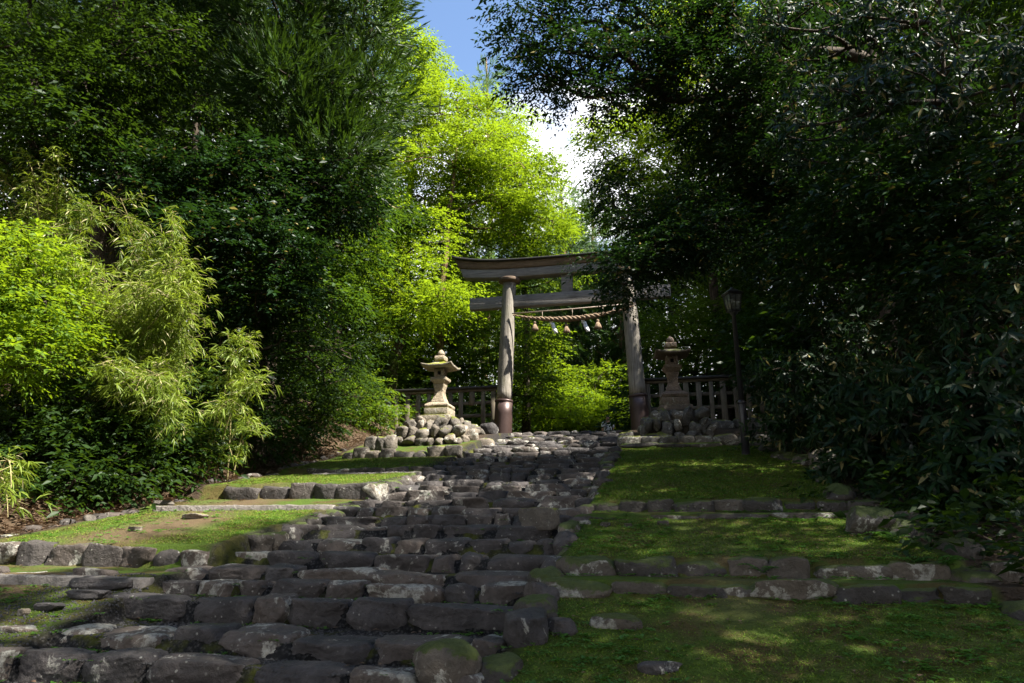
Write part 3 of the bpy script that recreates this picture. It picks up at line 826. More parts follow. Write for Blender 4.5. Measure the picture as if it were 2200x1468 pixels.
for px, lb in ((1152, 'leftmost straw tassel hanging from the gate rope'), (1219, 'middle straw tassel hanging from the gate rope'), (1286, 'rightmost, palest straw tassel hanging from the gate rope')):
    c, r0 = ropez(px); mb = MB(); z = c[2] - r0
    tube(mb, [(c[0], c[1], z + .04), (c[0], c[1], z - .06)], .008, 6)
    lathe(mb, [(.015, z - .05), (.045, z - .07), (.055, z - .10), (.042, z - .135), (.04, z - .15), (.06, z - .2), (.085, z - .27), (.098, z - .31), (.06, z - .312)], n=14, c=(c[0], c[1], 0))
    for k in range(26):
        aa = g2.uniform(0, 6.28); x_, y_ = math.cos(aa), math.sin(aa)
        tube(mb, [(c[0] + .04 * x_, c[1] + .04 * y_, z - .15), (c[0] + .09 * x_, c[1] + .09 * y_, z - .28), (c[0] + .1 * x_, c[1] + .1 * y_, z - .33 - g2.uniform(0, .03))], [.012, .012, .006], 4)
    o = mb.build('straw_tassel', M['rope'], smooth_=True, loc=(c[0], c[1], z)); tag(o, lb, 'tassel', 'straw tassels on the gate rope')
for px, lb in ((1187, 'left zigzag white paper streamer on the gate rope'), (1254, 'right zigzag white paper streamer on the gate rope')):
    c, r0 = ropez(px); mb = MB(); z = c[2] - r0 + .03; x = 0
    for k, (dx, w_, h_) in enumerate(((0, .055, .12), (.055, .06, .12), (.085, .06, .12), (.125, .055, .11))):
        q = np.array([[dx - w_, 0, 0], [dx + w_ * .6, 0, .01], [dx + w_ + .02, .0, -h_], [dx - w_ + .02, 0, -h_ - .02]])
        q[:, 2] -= k * .095; q[:, 1] = -.012 * k
        f = q.copy(); f[:, 1] += .003
        V = np.vstack([q, f]); V = V @ np.array([[CA, -SA, 0], [SA, CA, 0], [0, 0, 1]]) + np.array([c[0], c[1], z])
        mb.add(V, [(0, 1, 2, 3), (7, 6, 5, 4), (0, 4, 5, 1), (1, 5, 6, 2), (2, 6, 7, 3), (3, 7, 4, 0)])
    o = mb.build('paper_streamer', M['paper'], loc=(c[0], c[1], z)); tag(o, lb, 'paper streamer', 'white paper streamers on the gate rope')

# ------------------------------------------------------------------ fences
def fence(u0, u1, t, lab, posts, short=(), ext=0):
    x, y = xy((u0 + u1) / 2, t); z0 = float(ground((u0 + u1) / 2, t)) + .05
    z0 = 2.62
    root = empty('wooden_fence', (x, y, z0), lab, 'fence', 'wooden fences beside the gate', -YAW)
    uc = (u0 + u1) / 2; H = 1.30; w = (u1 - u0) / 2
    def fb(name, mb, m):
        V, Fs = mb.arrays(); o = bpy.data.objects.new(name, mesh_from(name, V, Fs)); COL.objects.link(o); o.data.materials.append(m); o.parent = root
        b = o.modifiers.new('bevel', 'BEVEL'); b.width = .008; b.segments = 1
    mb = MB(); box(mb, (0, 0, H + .03), (w, .12, .035)); fb('cap_rail', mb, M['roofing'])
    mb = MB(); box(mb, (0, 0, H - .045), (w - .02, .045, .038)); fb('top_rail', mb, M['fence_rail'])
    for zz_ in (H - .42, H - .8):
        mb = MB(); box(mb, (0, .035, zz_), (w - .02, .025, .05)); fb('rail', mb, M['fence_rail'])
    for k, u in enumerate(posts):
        mb = MB(); lo = -.35 if k not in short else H - .5
        box(mb, (u - uc, -.022, (lo + H - .09) / 2), (.068 + .01 * math.sin(k * 2.3), .03, (H - .09 - lo) / 2)); fb('post', mb, M['fence'])
pu = lambda px: ut(*on_t(px, 900, 19.4)[:2])[0]
P1 = [pu(p) for p in (812, 831, 851, 875, 898, 921, 944, 967, 990, 1014, 1038, 1060)]
fence(pu(792), pu(1068), 19.4, 'grey wooden fence behind the left lantern ending at the gate pillar', P1, (9,))
P2 = [pu(p) for p in (1395, 1425, 1452, 1478, 1505, 1532, 1558, 1585, 1612, 1640)]
fence(pu(1388), pu(1650), 19.35, 'grey wooden fence behind the right lantern and lamp post', P2)

# ------------------------------------------------------------------ lamp post
lp = hit(1603, 976)[0]
LH = float(at(1578, 626, lp[1])[2] - lp[2])
lu, ltt = ut(lp[0], lp[1]); lz = float(ground(lu, ltt))
lamp = empty('lamp_post', (lp[0], lp[1], lz), 'slim black lamp post with a lantern head standing on the upper right lawn', 'lamp post', rz=.2)
def lb_(name, mb, m, par=lamp, sm=False):
    V, Fs = mb.arrays(); o = bpy.data.objects.new(name, mesh_from(name, V, Fs, sm)); COL.objects.link(o); o.data.materials.append(m); o.parent = par
    return o
LH = LH + (lp[2] - lz)
mb = MB(); tube(mb, [(0, 0, -.3), (0, 0, .9), (0, 0, .98)], [.075, .07, .05], 16)
tube(mb, [(0, 0, .9), (0, 0, .93), (0, 0, .96)], [.082, .086, .06], 16); lb_('lower_pole', mb, M['black'])
mb = MB(); tube(mb, [(0, 0, .95), (0, 0, LH - .48), (0, 0, LH - .46), (0, 0, LH - .40)], [.052, .038, .06, .085], 16); lb_('pole', mb, M['black'])
mb = MB()
for sx in (-1, 1):
    for sy in (-1, 1):
        tube(mb, [(sx * .085, sy * .085, LH - .40), (sx * .125, sy * .125, LH - .08)], .010, 6)
box(mb, (0, 0, LH - .40), (.095, .095, .012)); box(mb, (0, 0, LH - .075), (.135, .135, .012))
for sx, sy in ((0, -1), (0, 1), (1, 0), (-1, 0)):
    tube(mb, [(sx * .085, sy * .085, LH - .40), (sx * .125, sy * .125, LH - .08)], .005, 5)
hd = lb_('lantern_head', mb, M['black'])
mb = MB(); lathe(mb, [(.082, LH - .39), (.119, LH - .085)], sq=True); lb_('glass_pane', mb, M['glass'], hd)
mb = MB(); lathe(mb, [(.155, LH - .062), (.15, LH - .045), (.06, LH + .03), (.03, LH + .045), (.02, LH + .08)], sq=True); lb_('lamp_roof', mb, M['black'], hd)

# ------------------------------------------------------------------ person beyond the crest
pp = at(1305, 893, 29.5)
gzp = pp[2] - 1.80
def skin_obj(name, verts, edges, radii, m, parent=None, loc=None, sub=2):
    me = bpy.data.meshes.new(name); me.from_pydata(verts, edges, []); me.update()
    o = bpy.data.objects.new(name, me); COL.objects.link(o)
    o.modifiers.new('skin', 'SKIN'); sm = o.modifiers.new('sub', 'SUBSURF'); sm.levels = sub; sm.render_levels = sub
    if not me.skin_vertices: me.skin_vertices.new()
    for v, r in zip(me.skin_vertices[0].data, radii): v.radius = r if hasattr(r, '__len__') else (r, r)
    me.skin_vertices[0].data[0].use_root = True
    o.data.materials.append(m)
    if parent: o.parent = parent
    if loc: o.location = loc
    return o
vb = [(0, 0, .95), (0, 0, 1.1), (0, 0, 1.28), (0, .01, 1.41), (0, 0, 1.49), (0, -.015, 1.57), (0, -.02, 1.65),
      (.17, 0, 1.38), (.23, 0, 1.12), (.20, -.16, .98), (.17, -.24, .98), (-.17, 0, 1.38), (-.23, 0, 1.12), (-.20, -.16, .98), (-.17, -.24, .98),
      (.10, 0, .88), (.11, -.03, .5), (.11, .0, .08), (.11, -.14, .03), (-.10, 0, .88), (-.11, .03, .5), (-.11, .06, .08), (-.11, -.08, .03)]
eb = [(0, 1), (1, 2), (2, 3), (3, 4), (4, 5), (5, 6), (3, 7), (7, 8), (8, 9), (9, 10), (3, 11), (11, 12), (12, 13), (13, 14), (0, 15), (15, 16), (16, 17), (17, 18), (0, 19), (19, 20), (20, 21), (21, 22)]
rb = [(.15, .1), (.14, .1), (.16, .11), (.12, .09), .055, (.075, .09), (.07, .085), .06, .043, .034, .03, .06, .043, .034, .03, .085, .06, .045, .04, .085, .06, .045, .04]
per = skin_obj('person', vb, eb, rb, M['skin'], None, (pp[0], pp[1], gzp))
per.scale = (1.12, 1.05, 1.05); per.rotation_euler = (0, 0, .25)
tag(per, 'person in a white shirt with dark straps, seen chest up beyond the top step', 'person')
skin_obj('shirt', [vb[0], vb[1], vb[2], (0, .01, 1.40), vb[7], (.22, 0, 1.2), vb[11], (-.22, 0, 1.2)], [(0, 1), (1, 2), (2, 3), (3, 4), (4, 5), (3, 6), (6, 7)],
         [(.175, .125), (.17, .12), (.19, .13), (.15, .105), .088, .075, .088, .075], M['shirt'], per)
skin_obj('trousers', [vb[0], vb[15], vb[16], (.11, 0, .15), vb[19], vb[20], (-.11, .05, .15)], [(0, 1), (1, 2), (2, 3), (0, 4), (4, 5), (5, 6)],
         [(.16, .12), .105, .085, .075, .105, .085, .075], M['navy'], per)
skin_obj('hair', [(0, .02, 1.60), (0, .015, 1.68), (0, -.02, 1.715)], [(0, 1), (1, 2)], [(.083, .075), (.085, .095), (.06, .07)], M['hair'], per)
mb = MB()
for s_ in (-1, 1):
    tube(mb, [(s_ * .08, .1, 1.42), (s_ * .085, .0, 1.50), (s_ * .10, -.11, 1.44), (s_ * .12, -.145, 1.3), (s_ * .14, -.12, 1.1)], .016, 8)
V, Fs = mb.arrays(); o = bpy.data.objects.new('backpack_strap', mesh_from('strap', V, Fs, True)); COL.objects.link(o); o.data.materials.append(M['navy']); o.parent = per
mb = MB(); lathe(mb, [(.06, 1.02), (.13, 1.06), (.14, 1.3), (.1, 1.42), (.03, 1.46)], n=12, c=(0, .19, 0)); V, Fs = mb.arrays(); V[:, 1] = .19 + (V[:, 1] - .19) * .6
o = bpy.data.objects.new('backpack', mesh_from('backpack', V, Fs, True)); COL.objects.link(o); o.data.materials.append(M['navy']); o.parent = per

# ------------------------------------------------------------------ foliage
def nrm(a): return a / (np.linalg.norm(a, axis=-1, keepdims=True) + 1e-9)

def leaf_arrays(P, D, Nn, L, W, detail=False, droop=.12, fold=.12):
    D = nrm(D); S = nrm(np.cross(Nn, D)); Nn = np.cross(D, S)
    L = np.broadcast_to(L, (len(P),))[:, None]; W = np.broadcast_to(W, (len(P),))[:, None]
    dz = np.array([0, 0, -1.0])
    if not detail:
        a = P; b = P + D * L * .42 + S * W * .5 + Nn * W * fold; d = P + D * L * .42 - S * W * .5 + Nn * W * fold
        c = P + D * L + dz * L * droop
        V = np.stack([a, b, c, d], 1).reshape(-1, 3)
        k = np.arange(len(P))[:, None] * 4
        F = np.concatenate([k + np.array([[0, 1, 2]]), k + np.array([[0, 2, 3]])], 0)
        return V, F
    m1 = P + D * L * .3; m2 = P + D * L * .68 + dz * L * droop * .35; tip = P + D * L + dz * L * droop
    V = np.stack([P, m1 + S * W * .46 + Nn * W * fold, m1, m1 - S * W * .46 + Nn * W * fold,
                  m2 + S * W * .38 + Nn * W * fold, m2, m2 - S * W * .38 + Nn * W * fold, tip], 1).reshape(-1, 3)
    k = np.arange(len(P))[:, None] * 8
    T = np.array([(0, 1, 2), (0, 2, 3), (1, 4, 5), (1, 5, 2), (2, 5, 6), (2, 6, 3), (4, 7, 5), (5, 7, 6)])
    F = np.concatenate([k + t_[None] for t_ in T], 0)
    return V, F

def sprays(C, D, kind, g, s=1.0):
    """C centres, D directions of twigs -> leaf arrays"""
    Mn = len(C); D = nrm(D)
    up = np.array([0, 0, 1.0])
    side = nrm(np.cross(D, up) + 1e-3)
    out = []
    def J(a): return g.normal(0, a, (Mn, 3))
    if kind in ('broad', 'maple'):
        n = 9 if kind == 'broad' else 10
        Lt = (.40 if kind == 'broad' else .55) * s; L0 = (.088 if kind == 'broad' else .085) * s; wr = .42 if kind == 'broad' else .62
        P_, D_, N_ = [], [], []
        for k in range(n):
            f = (k + .5) / n; sg = 1 if k % 2 else -1
            P_.append(C + D * Lt * f + up * (-.25 * Lt * f * f) + J(.012 * s))
            fw = .55 + .6 * (k == n - 1)
            D_.append(D * fw + side * sg * (.8 if k < n - 1 else .1) + J(.25) + up * (-.15))
            N_.append(up * (1.0 if kind == 'maple' else .8) + J(.30 if kind == 'maple' else .45))
        P_ = np.concatenate(P_); D_ = np.concatenate(D_); N_ = np.concatenate(N_)
        L = L0 * g.uniform(.65, 1.25, len(P_)) * np.tile(g.choice([.7, .9, 1.1, 1.45], Mn), n)
        return leaf_arrays(P_, D_, N_, L, L * wr, False, .15)
    if kind == 'whorl':
        n = 8; P_, D_, N_ = [], [], []
        a0 = g.uniform(0, 6.28, Mn)
        b1 = side; b2 = nrm(np.cross(D, b1))
        for k in range(n):
            an = a0 + k * 2.4
            rd = np.cos(an)[:, None] * b1 + np.sin(an)[:, None] * b2
            P_.append(C + D * (.012 * k) * s); D_.append(D * (.35 + .05 * k) + rd * .9 + up * (-.2) + J(.3)); N_.append(D * .9 + up * .4 - rd * .2 + J(.35))
        P_ = np.concatenate(P_); D_ = np.concatenate(D_); N_ = np.concatenate(N_)
        L = .135 * s * g.uniform(.4, 1.3, len(P_))
        return leaf_arrays(P_, D_, N_, L, L * .30, True, .18, .10)
    if kind == 'needle':
        n = 24; P_, D_, N_ = [], [], []
        b1 = side; b2 = nrm(np.cross(D, b1)); Lt = .42 * s
        for k in range(n):
            f = (k + .5) / n; an = g.uniform(0, 6.28, Mn)
            rd = np.cos(an)[:, None] * b1 + np.sin(an)[:, None] * b2
            P_.append(C + D * Lt * f + up * (.22 * Lt * f * f)); D_.append(D * .9 + up * .45 * f + rd * (.62 * (1.15 - f))); N_.append(rd + J(.5))
        P_ = np.concatenate(P_); D_ = np.concatenate(D_); N_ = np.concatenate(N_)
        L = .17 * s * g.uniform(.7, 1.2, len(P_))
        return leaf_arrays(P_, D_, N_, L, .021 * s + L * 0, False, .05)
    if kind == 'lance':
        n = 6; P_, D_, N_ = [], [], []
        for k in range(n):
            an = (k - (n - 1) / 2) * .42 + g.normal(0, .15, Mn)
            dd = D * np.cos(an)[:, None] + side * np.sin(an)[:, None] + up * g.uniform(-.45, .15, (Mn, 1)) + J(.15)
            P_.append(C + D * (.015 * k) * s); D_.append(dd + J(.2)); N_.append(up + J(.7))
        P_ = np.concatenate(P_); D_ = np.concatenate(D_); N_ = np.concatenate(N_)
        L = .185 * s * g.uniform(.5, 1.3, len(P_))
        return leaf_arrays(P_, D_, N_, L, L * .115, True, .32, .10)

KIND = {  # cluster radius, flatness, sprays per cluster
    'broad': (.42, .55, 18), 'maple': (.75, .22, 17), 'whorl': (.38, .7, 8), 'needle': (.42, .6, 11), 'lance': (.34, .8, 9)}

def crown_arrays(lobes, kind, g, s=1.0, dens=1.0, trunk=None):
    """lobes: (centre, (rx,ry,rz), n clusters). returns leaf arrays and cluster centres"""
    rc, fl, ns = KIND[kind]; rc *= s
    ns = max(3, int(ns * dens))
    Vs, Fs, cs, n0 = [], [], [], 0
    for c, r, n in lobes:
        c = np.asarray(c, float); r = np.asarray(r, float)
        p = g.normal(0, 1, (n, 3)); p = nrm(p) * g.uniform(.25, 1.0, (n, 1)) ** .45
        cc = c + p * r
        cs.append(cc)
        q = nrm(g.normal(0, 1, (n * ns, 3))) * g.uniform(0, 1, (n * ns, 1)) ** .5 * np.array([rc, rc, rc * fl])
        ctr = np.repeat(cc, ns, 0) + q
        outw = nrm(np.repeat(p * np.array([1, 1, .35]), ns, 0)) * .8 + nrm(q) * .9 + g.normal(0, .25, (n * ns, 3))
        if kind == 'needle': outw[:, 2] += .15
        elif kind == 'lance': outw[:, 2] -= .25
        else: outw[:, 2] *= .5
        V, F = sprays(ctr, outw, kind, g, s)
        Vs.append(V); Fs.append(F + n0); n0 += len(V)
    return np.concatenate(Vs), np.concatenate(Fs), np.concatenate(cs)

NLEAF = 0
def plant(name, cat, label, base, path, r0, lobes, kind, mat, barkm='bark', s=1.0, dens=1.0, seed=1, group=None, br=.5, brn=7):
    """a trunk following PATH (world points), limbs to every leaf cluster, and the crown"""
    global NLEAF
    g = np.random.default_rng(seed)
    V, F, cs = crown_arrays(lobes, kind, g, s, dens)
    NLEAF += len(F)
    base = np.asarray(base, float)
    root = empty(name, tuple(base), label, cat, group)
    o = bpy.data.objects.new('crown', mesh_from('crown', V - base, F)); COL.objects.link(o)
    o.data.materials.append(M[mat]); o.parent = root
    mb = MB()
    P = np.asarray([base + np.array([0, 0, -.4])] + [np.asarray(p, float) for p in path])
    tt = np.linspace(0, 1, len(P)); q = np.linspace(0, 1, 22)
    PP = np.stack([np.interp(q, tt, P[:, k]) for k in range(3)], 1)
    PP[1:-1, :2] += np.cumsum(g.normal(0, r0 * .18, (20, 2)), 0) * np.sin(q[1:-1] * math.pi)[:, None]
    rad_ = r0 * (1 - .82 * q) * (1 + .5 * np.exp(-q * 22))
    tube(mb, PP, rad_, 12 if r0 > .08 else 7, wob=.07 if r0 > .08 else 0, seed=seed)
    # every cluster joins the nearest limb already grown, so limbs fork like real ones
    dtr = np.linalg.norm(cs[:, None] - PP[None, 2:], axis=2).min(1); order = np.argsort(dtr)
    nodes = list(PP[2:]); cost = [0.0] * len(nodes); par = [-1] * len(nodes); cnt = [0] * len(nodes)
    for ci in order:
        c = cs[ci]; NP = np.array(nodes); dv = c - NP; ds = np.linalg.norm(dv, axis=1)
        sc = ds + .35 * np.array(cost) + .5 * np.maximum(0, -dv[:, 2] - .2 * ds)
        k = int(np.argmin(sc)); nodes.append(c); par.append(k); cost.append(cost[k] + ds[k] + .15); cnt.append(1)
        while k >= 0: cnt[k] += 1; k = par[k]
    nt_ = len(PP) - 2
    for q in range(nt_, len(nodes)):
        a_ = nodes[par[q]]; c = nodes[q]; ln = np.linalg.norm(c - a_)
        mid = (a_ + c) / 2 + np.array([0, 0, -.06 * ln]) + g.normal(0, .10, 3) * ln
        w = np.linspace(0, 1, brn)[:, None]
        cur = a_ * (1 - w) ** 2 + 2 * mid * w * (1 - w) + c * w ** 2
        r1 = min(.009 * s * math.sqrt(cnt[q]) , r0 * br); r0_ = r1 * 1.25
        if par[q] < nt_: r0_ = min(rad_[par[q] + 2], r1 * 1.6)
        tube(mb, cur, np.linspace(r0_, r1, brn), 5, cap=False)
    mb.build('trunk', M[barkm], root, True, loc=base)
    return root

def gp(px, Y, dz=0.0):
    """ground point under pixel column px at depth Y"""
    x = (px - 1100) / Fpx * Y * 1.0
    return np.array([x, Y, gz(x, Y) + dz])

def lb(px, py, Y, rx, ry, rz, n): return (at(px, py, Y), (rx, ry, rz), n)

def spine(px0, Y0, pts, dz=0.0):
    b = gp(px0, Y0, dz)
    return b, [at(*p) for p in pts]

# --- left: tall cedars and dark evergreens
b, p = spine(560, 16, [(570, 700, 16), (610, 400, 15.5), (680, 100, 14.8), (690, -300, 14.5)])
plant('cedar_tree', 'cedar', 'tall dark cedar with drooping needle sprays, upper left beside the sky gap', b, p, .30,
      [lb(760, 40, 14, 1.0, 1.2, 1.0, 34), lb(600, 60, 13.5, 1.5, 1.2, 1.0, 40), lb(770, 210, 14, .9, .9, .8, 26), lb(620, 210, 13.3, 1.3, 1.0, .8, 34),
       lb(690, 330, 13.6, 1.2, .9, .8, 30), lb(450, 120, 14, 1.3, 1.0, 1.2, 30), lb(700, 420, 14, .9, .8, .5, 14), ((-1.9, 11, 13.6), (1.8, 1.8, 1.0), 8), ((-4.2, 10.2, 13.6), (2.2, 2.0, 1.1), 20), ((-4.6, 13.8, 14.8), (2.0, 2.0, 1.1), 16), ((-7, 10, 13.6), (2.2, 2.2, 1.2), 30)], 'needle', 'cedar', 'bark', 1.3, 1.1, 11, br=.3)  # lobes given by coordinates: unseen high canopy, added to shade the upper left
b, p = spine(245, 13, [(247, 500, 13), (252, 300, 13), (262, 50, 13), (270, -400, 13)])
plant('cedar_tree', 'cedar', 'big cedar with a thick bare grey trunk rising behind the bamboo at far left', b, p, .34,
      [lb(200, 0, 13, 2.2, 1.6, 1.0, 40), lb(380, -40, 13.5, 1.6, 1.2, .9, 30), lb(150, -300, 13, 3, 2.6, 1.6, 50)], 'needle', 'cedar', 'bark', 1.3, 1.1, 12, br=.3)
b, p = spine(90, 12.5, [(85, 500, 12.5), (70, 200, 12.5), (60, -100, 12.3)])
plant('evergreen_tree', 'tree', 'dark small leaved evergreen at the upper left corner, left of the thick trunk', b, p, .16,
      [lb(60, 120, 11.5, 1.0, .9, 1.0, 30), lb(140, 230, 11.3, 1.0, .8, .9, 34), lb(30, 330, 11.5, .9, .8, .6, 18), lb(330, 110, 12, 1.0, .9, .9, 26), lb(240, 200, 12.5, .8, .8, .7, 14), lb(90, -160, 11.5, 1.5, 1.3, .8, 20)],
      'broad', 'evergreen', seed=13, s=1.25, dens=1.1)
b, p = spine(560, 13.6, [(560, 700, 13.6), (575, 500, 13.5), (600, 380, 13.5)])
plant('evergreen_tree', 'tree', 'dense dark evergreen between the bamboo and the bright maples, below the cedar sprays', b, p, .15,
      [lb(420, 400, 12.6, .9, .8, .7, 28), lb(560, 400, 13, .9, .9, .7, 30), lb(700, 430, 13.6, 1.0, .8, .7, 32), lb(540, 540, 12.6, 1.0, .9, .7, 38),
       lb(430, 520, 12.2, .8, .7, .5, 20), lb(590, 650, 13, .7, .7, .5, 20), lb(300, 400, 12.4, .8, .6, .5, 16)], 'broad', 'evergreen_blue', seed=14, s=1.25, dens=1.1)
b, p = spine(470, 13.2, [(470, 800, 13), (480, 650, 12.8)], 0)
plant('evergreen_shrub', 'shrub', 'dark shaded shrub under the trees right of the bamboo', b, p, .06,
      [lb(500, 640, 12.8, .9, .7, .6, 24), lb(620, 760, 13.5, 1.0, .7, .7, 24), lb(520, 800, 13.2, 1.0, .7, .5, 16), lb(720, 780, 15, .8, .8, .6, 18)], 'broad', 'evergreen', seed=15, dens=.7)
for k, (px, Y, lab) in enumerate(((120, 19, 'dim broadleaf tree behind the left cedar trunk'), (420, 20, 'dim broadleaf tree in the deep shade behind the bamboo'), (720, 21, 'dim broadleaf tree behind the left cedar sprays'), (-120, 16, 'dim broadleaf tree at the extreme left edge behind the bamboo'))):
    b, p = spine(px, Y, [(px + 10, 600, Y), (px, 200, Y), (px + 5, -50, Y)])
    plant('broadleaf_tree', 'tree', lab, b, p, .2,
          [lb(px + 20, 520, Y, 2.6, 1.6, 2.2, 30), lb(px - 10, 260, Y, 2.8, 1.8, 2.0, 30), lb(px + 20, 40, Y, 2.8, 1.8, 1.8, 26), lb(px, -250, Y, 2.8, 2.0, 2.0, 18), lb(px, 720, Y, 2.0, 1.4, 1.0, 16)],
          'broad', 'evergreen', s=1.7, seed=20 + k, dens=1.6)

b, p = spine(700, 18.5, [(700, 800, 18.5), (705, 600, 18.3), (720, 480, 18)])
plant('broadleaf_tree', 'tree', 'mid green tree in broken sun between the dark evergreens and the bright maples', b, p, .12,
      [lb(640, 560, 17, 1.0, .9, .7, 24), lb(740, 520, 17.5, 1.0, .9, .8, 28), lb(790, 430, 18, .8, .9, .8, 16), lb(680, 640, 17, .9, .9, .6, 14), lb(600, 720, 17, .9, .8, .6, 16), lb(660, 770, 17.5, .9, .9, .5, 10)], 'broad', 'midgreen', 'bark_moss', 1.3, 1.1, 30)
# --- centre: bright deciduous trees behind the fence and gate
b, p = spine(838, 22.5, [(836, 800, 22.5), (848, 720, 22.5), (842, 640, 22.5), (850, 560, 22.5)])
plant('maple_tree', 'maple', 'maple with a dark mossy double trunk behind the left fence, lowest bright layers', b, p, .24,
      [lb(830, 590, 22, 2.0, 1.6, .9, 30), lb(900, 660, 21.6, 1.6, 1.4, .6, 24), lb(740, 700, 23.5, 1.5, 1.2, .7, 22), lb(680, 630, 23.5, 1.6, 1.3, .8, 24), lb(760, 570, 23.5, 1.5, 1.3, .8, 22), lb(650, 740, 23, 1.3, 1.1, .7, 16), lb(960, 640, 22.5, 1.1, 1.0, .4, 14), lb(850, 500, 23, 2.0, 1.5, .9, 24)], 'maple', 'maple', 'bark_moss', 1.1, 1.4, 31)
b, p = spine(945, 25, [(943, 800, 25), (948, 620, 25), (947, 540, 25), (952, 450, 25), (975, 340, 25), (985, 250, 25.5)])
plant('zelkova_tree', 'tree', 'tall yellow green tree with a pale sunlit trunk just left of the gate', b, p, .19,
      [lb(900, 450, 26.5, 2.2, 1.4, .7, 34), lb(1030, 465, 26, 1.6, 1.4, .6, 26), lb(900, 360, 25, 2.2, 1.6, 1.0, 34), lb(1010, 330, 25.5, 2.1, 1.6, 1.2, 40), lb(1090, 400, 26, 1.8, 1.6, 1.1, 30),
       lb(970, 240, 26, 1.9, 1.5, 1.0, 32), lb(1060, 270, 26.5, 1.5, 1.4, .9, 24), lb(1130, 480, 27, 1.6, 1.4, 1.0, 24)], 'maple', 'maple', 'bark_red', 1.15, 1.5, 32)
b, p = spine(870, 28, [(868, 700, 28), (872, 400, 28), (890, 200, 28), (900, 120, 28)])
plant('zelkova_tree', 'tree', 'tallest yellow green tree, its top reaching into the blue sky gap', b, p, .22,
      [lb(870, 150, 27.5, 1.5, 1.4, 1.6, 34), lb(905, 230, 27.5, 1.2, 1.2, 1.3, 26), lb(850, 300, 27.5, 1.5, 1.4, 1.6, 34), lb(925, 130, 28, .5, .5, .9, 8), lb(815, 60, 28, .9, 1.0, 1.2, 16)], 'broad', 'maple', 'bark', 1.6, 1.3, 33)
b, p = spine(1130, 29, [(1130, 700, 29), (1120, 500, 29), (1110, 380, 29)])
plant('broadleaf_tree', 'tree', 'mid green tree sloping down behind the middle of the gate beam', b, p, .2,
      [lb(1120, 400, 29, 1.8, 1.5, 1.4, 34), lb(1150, 480, 29, 1.6, 1.4, 1.2, 30), lb(1090, 330, 29.5, 1.2, 1.3, 1.2, 20), lb(1060, 560, 28.5, 2.2, 1.4, .9, 28), lb(1150, 590, 28.5, 1.8, 1.2, .8, 24), lb(1000, 620, 27, 2, 1.2, .8, 22)], 'broad', 'maple_mid', 'bark', 1.6, 1.3, 34)
b, p = spine(980, 27, [(980, 860, 27), (985, 760, 27)])
plant('maple_tree', 'maple', 'green understory maple directly behind the left pillar and lantern', b, p, .09,
      [lb(1000, 740, 25.5, 2.0, 1.4, .8, 26), lb(930, 790, 25, 1.8, 1.2, .7, 20), lb(1120, 730, 25.5, 1.4, 1.2, .9, 22), lb(1130, 820, 25.5, 1.3, 1.2, .8, 20), lb(860, 790, 25.5, 1.6, 1.2, .7, 18), lb(1000, 850, 26, 1.6, 1, .5, 14), lb(1030, 660, 26, 1.4, 1.2, .8, 18), lb(900, 720, 26, 1.6, 1.2, .8, 20)], 'maple', 'maple_mid', 'bark', 1.2, 1.3, 35)
b, p = spine(1275, 33, [(1275, 880, 33), (1278, 820, 33)])
plant('maple_shrub', 'shrub', 'low layered light green maple seen through the gate behind the person', b, p, .09,
      [lb(1290, 850, 33, 1.9, 1.4, .6, 22), lb(1235, 870, 32.5, 1.5, 1.2, .6, 20), lb(1195, 885, 32, 1.2, 1.0, .5, 14), lb(1350, 865, 33.5, 1.2, 1.0, .7, 16), lb(1285, 893, 32, 1.4, .9, .35, 14), lb(1330, 880, 32.5, 1.3, 1.2, .5, 14), lb(1300, 805, 33.5, 1.4, 1.2, .45, 14)], 'maple', 'maple', 'bark', 1.25, 1.4, 36)
b, p = spine(1130, 30, [(1130, 880, 30), (1132, 830, 30)])
plant('broadleaf_shrub', 'shrub', 'leafy green shrub filling the left half of the gate opening', b, p, .07,
      [lb(1130, 870, 29, 1.0, 1.0, .6, 14), lb(1190, 880, 30, .9, 1.0, .5, 10), lb(1160, 810, 30, 1.2, 1.1, .8, 16), lb(1150, 740, 31, 1.3, 1.1, .9, 16)], 'broad', 'maple', 'bark', 1.5, 1.2, 37)
# conifers behind
def conifer(px, ptop, Y, rmax, zb_px, lab, seed, mat='pine', n=70, name='conifer_tree', s=2.0, group=None):
    b = gp(px, Y); top = at(px, ptop, Y); zb = at(px, zb_px, Y)[2]
    g = np.random.default_rng(seed); L = []
    m = 9
    for k in range(m):
        f = (k + .3) / m; z = zb + (top[2] - zb) * f; r = rmax * (1 - f) ** .8 + .15
        L.append(((b[0], b[1], z), (r, r, (top[2] - zb) / m * .55), max(3, int(n * (1 - f) / m * 1.9))))
    return plant(name, 'conifer', lab, b, [np.array([b[0], b[1], z]) for z in np.linspace(b[2] + 2, top[2], 5)], .28, L, 'needle', mat, 'bark_red', s, 1.0, seed, group, br=.25, brn=4)
GC = 'conifers standing far behind the gate'
conifer(1035, 125, 38, 2.6, 620, 'pointed conifer whose tip stands in the blue sky gap', 41, n=120, group=GC)
conifer(1215, 400, 42, 3.2, 700, 'pale green pine above the middle of the gate beam', 42, n=110, group=GC)
conifer(1290, 420, 46, 3.4, 720, 'pale green pine above the right end of the gate beam', 43, n=110, group=GC)
conifer(1150, 440, 50, 3.4, 720, 'pale pine farthest back, left of the other two', 44, n=90, group=GC)
conifer(1260, 560, 39, 3.6, 860, 'dark cedar inside the gate opening below the rope', 45, 'cedar', n=110, group=GC)
conifer(1345, 520, 37, 3.4, 860, 'dark cedar behind the right pillar', 46, 'cedar', n=110, group=GC)
conifer(1200, 600, 44, 3.4, 860, 'dim cedar behind the paper streamers', 47, 'cedar', n=90, group=GC)

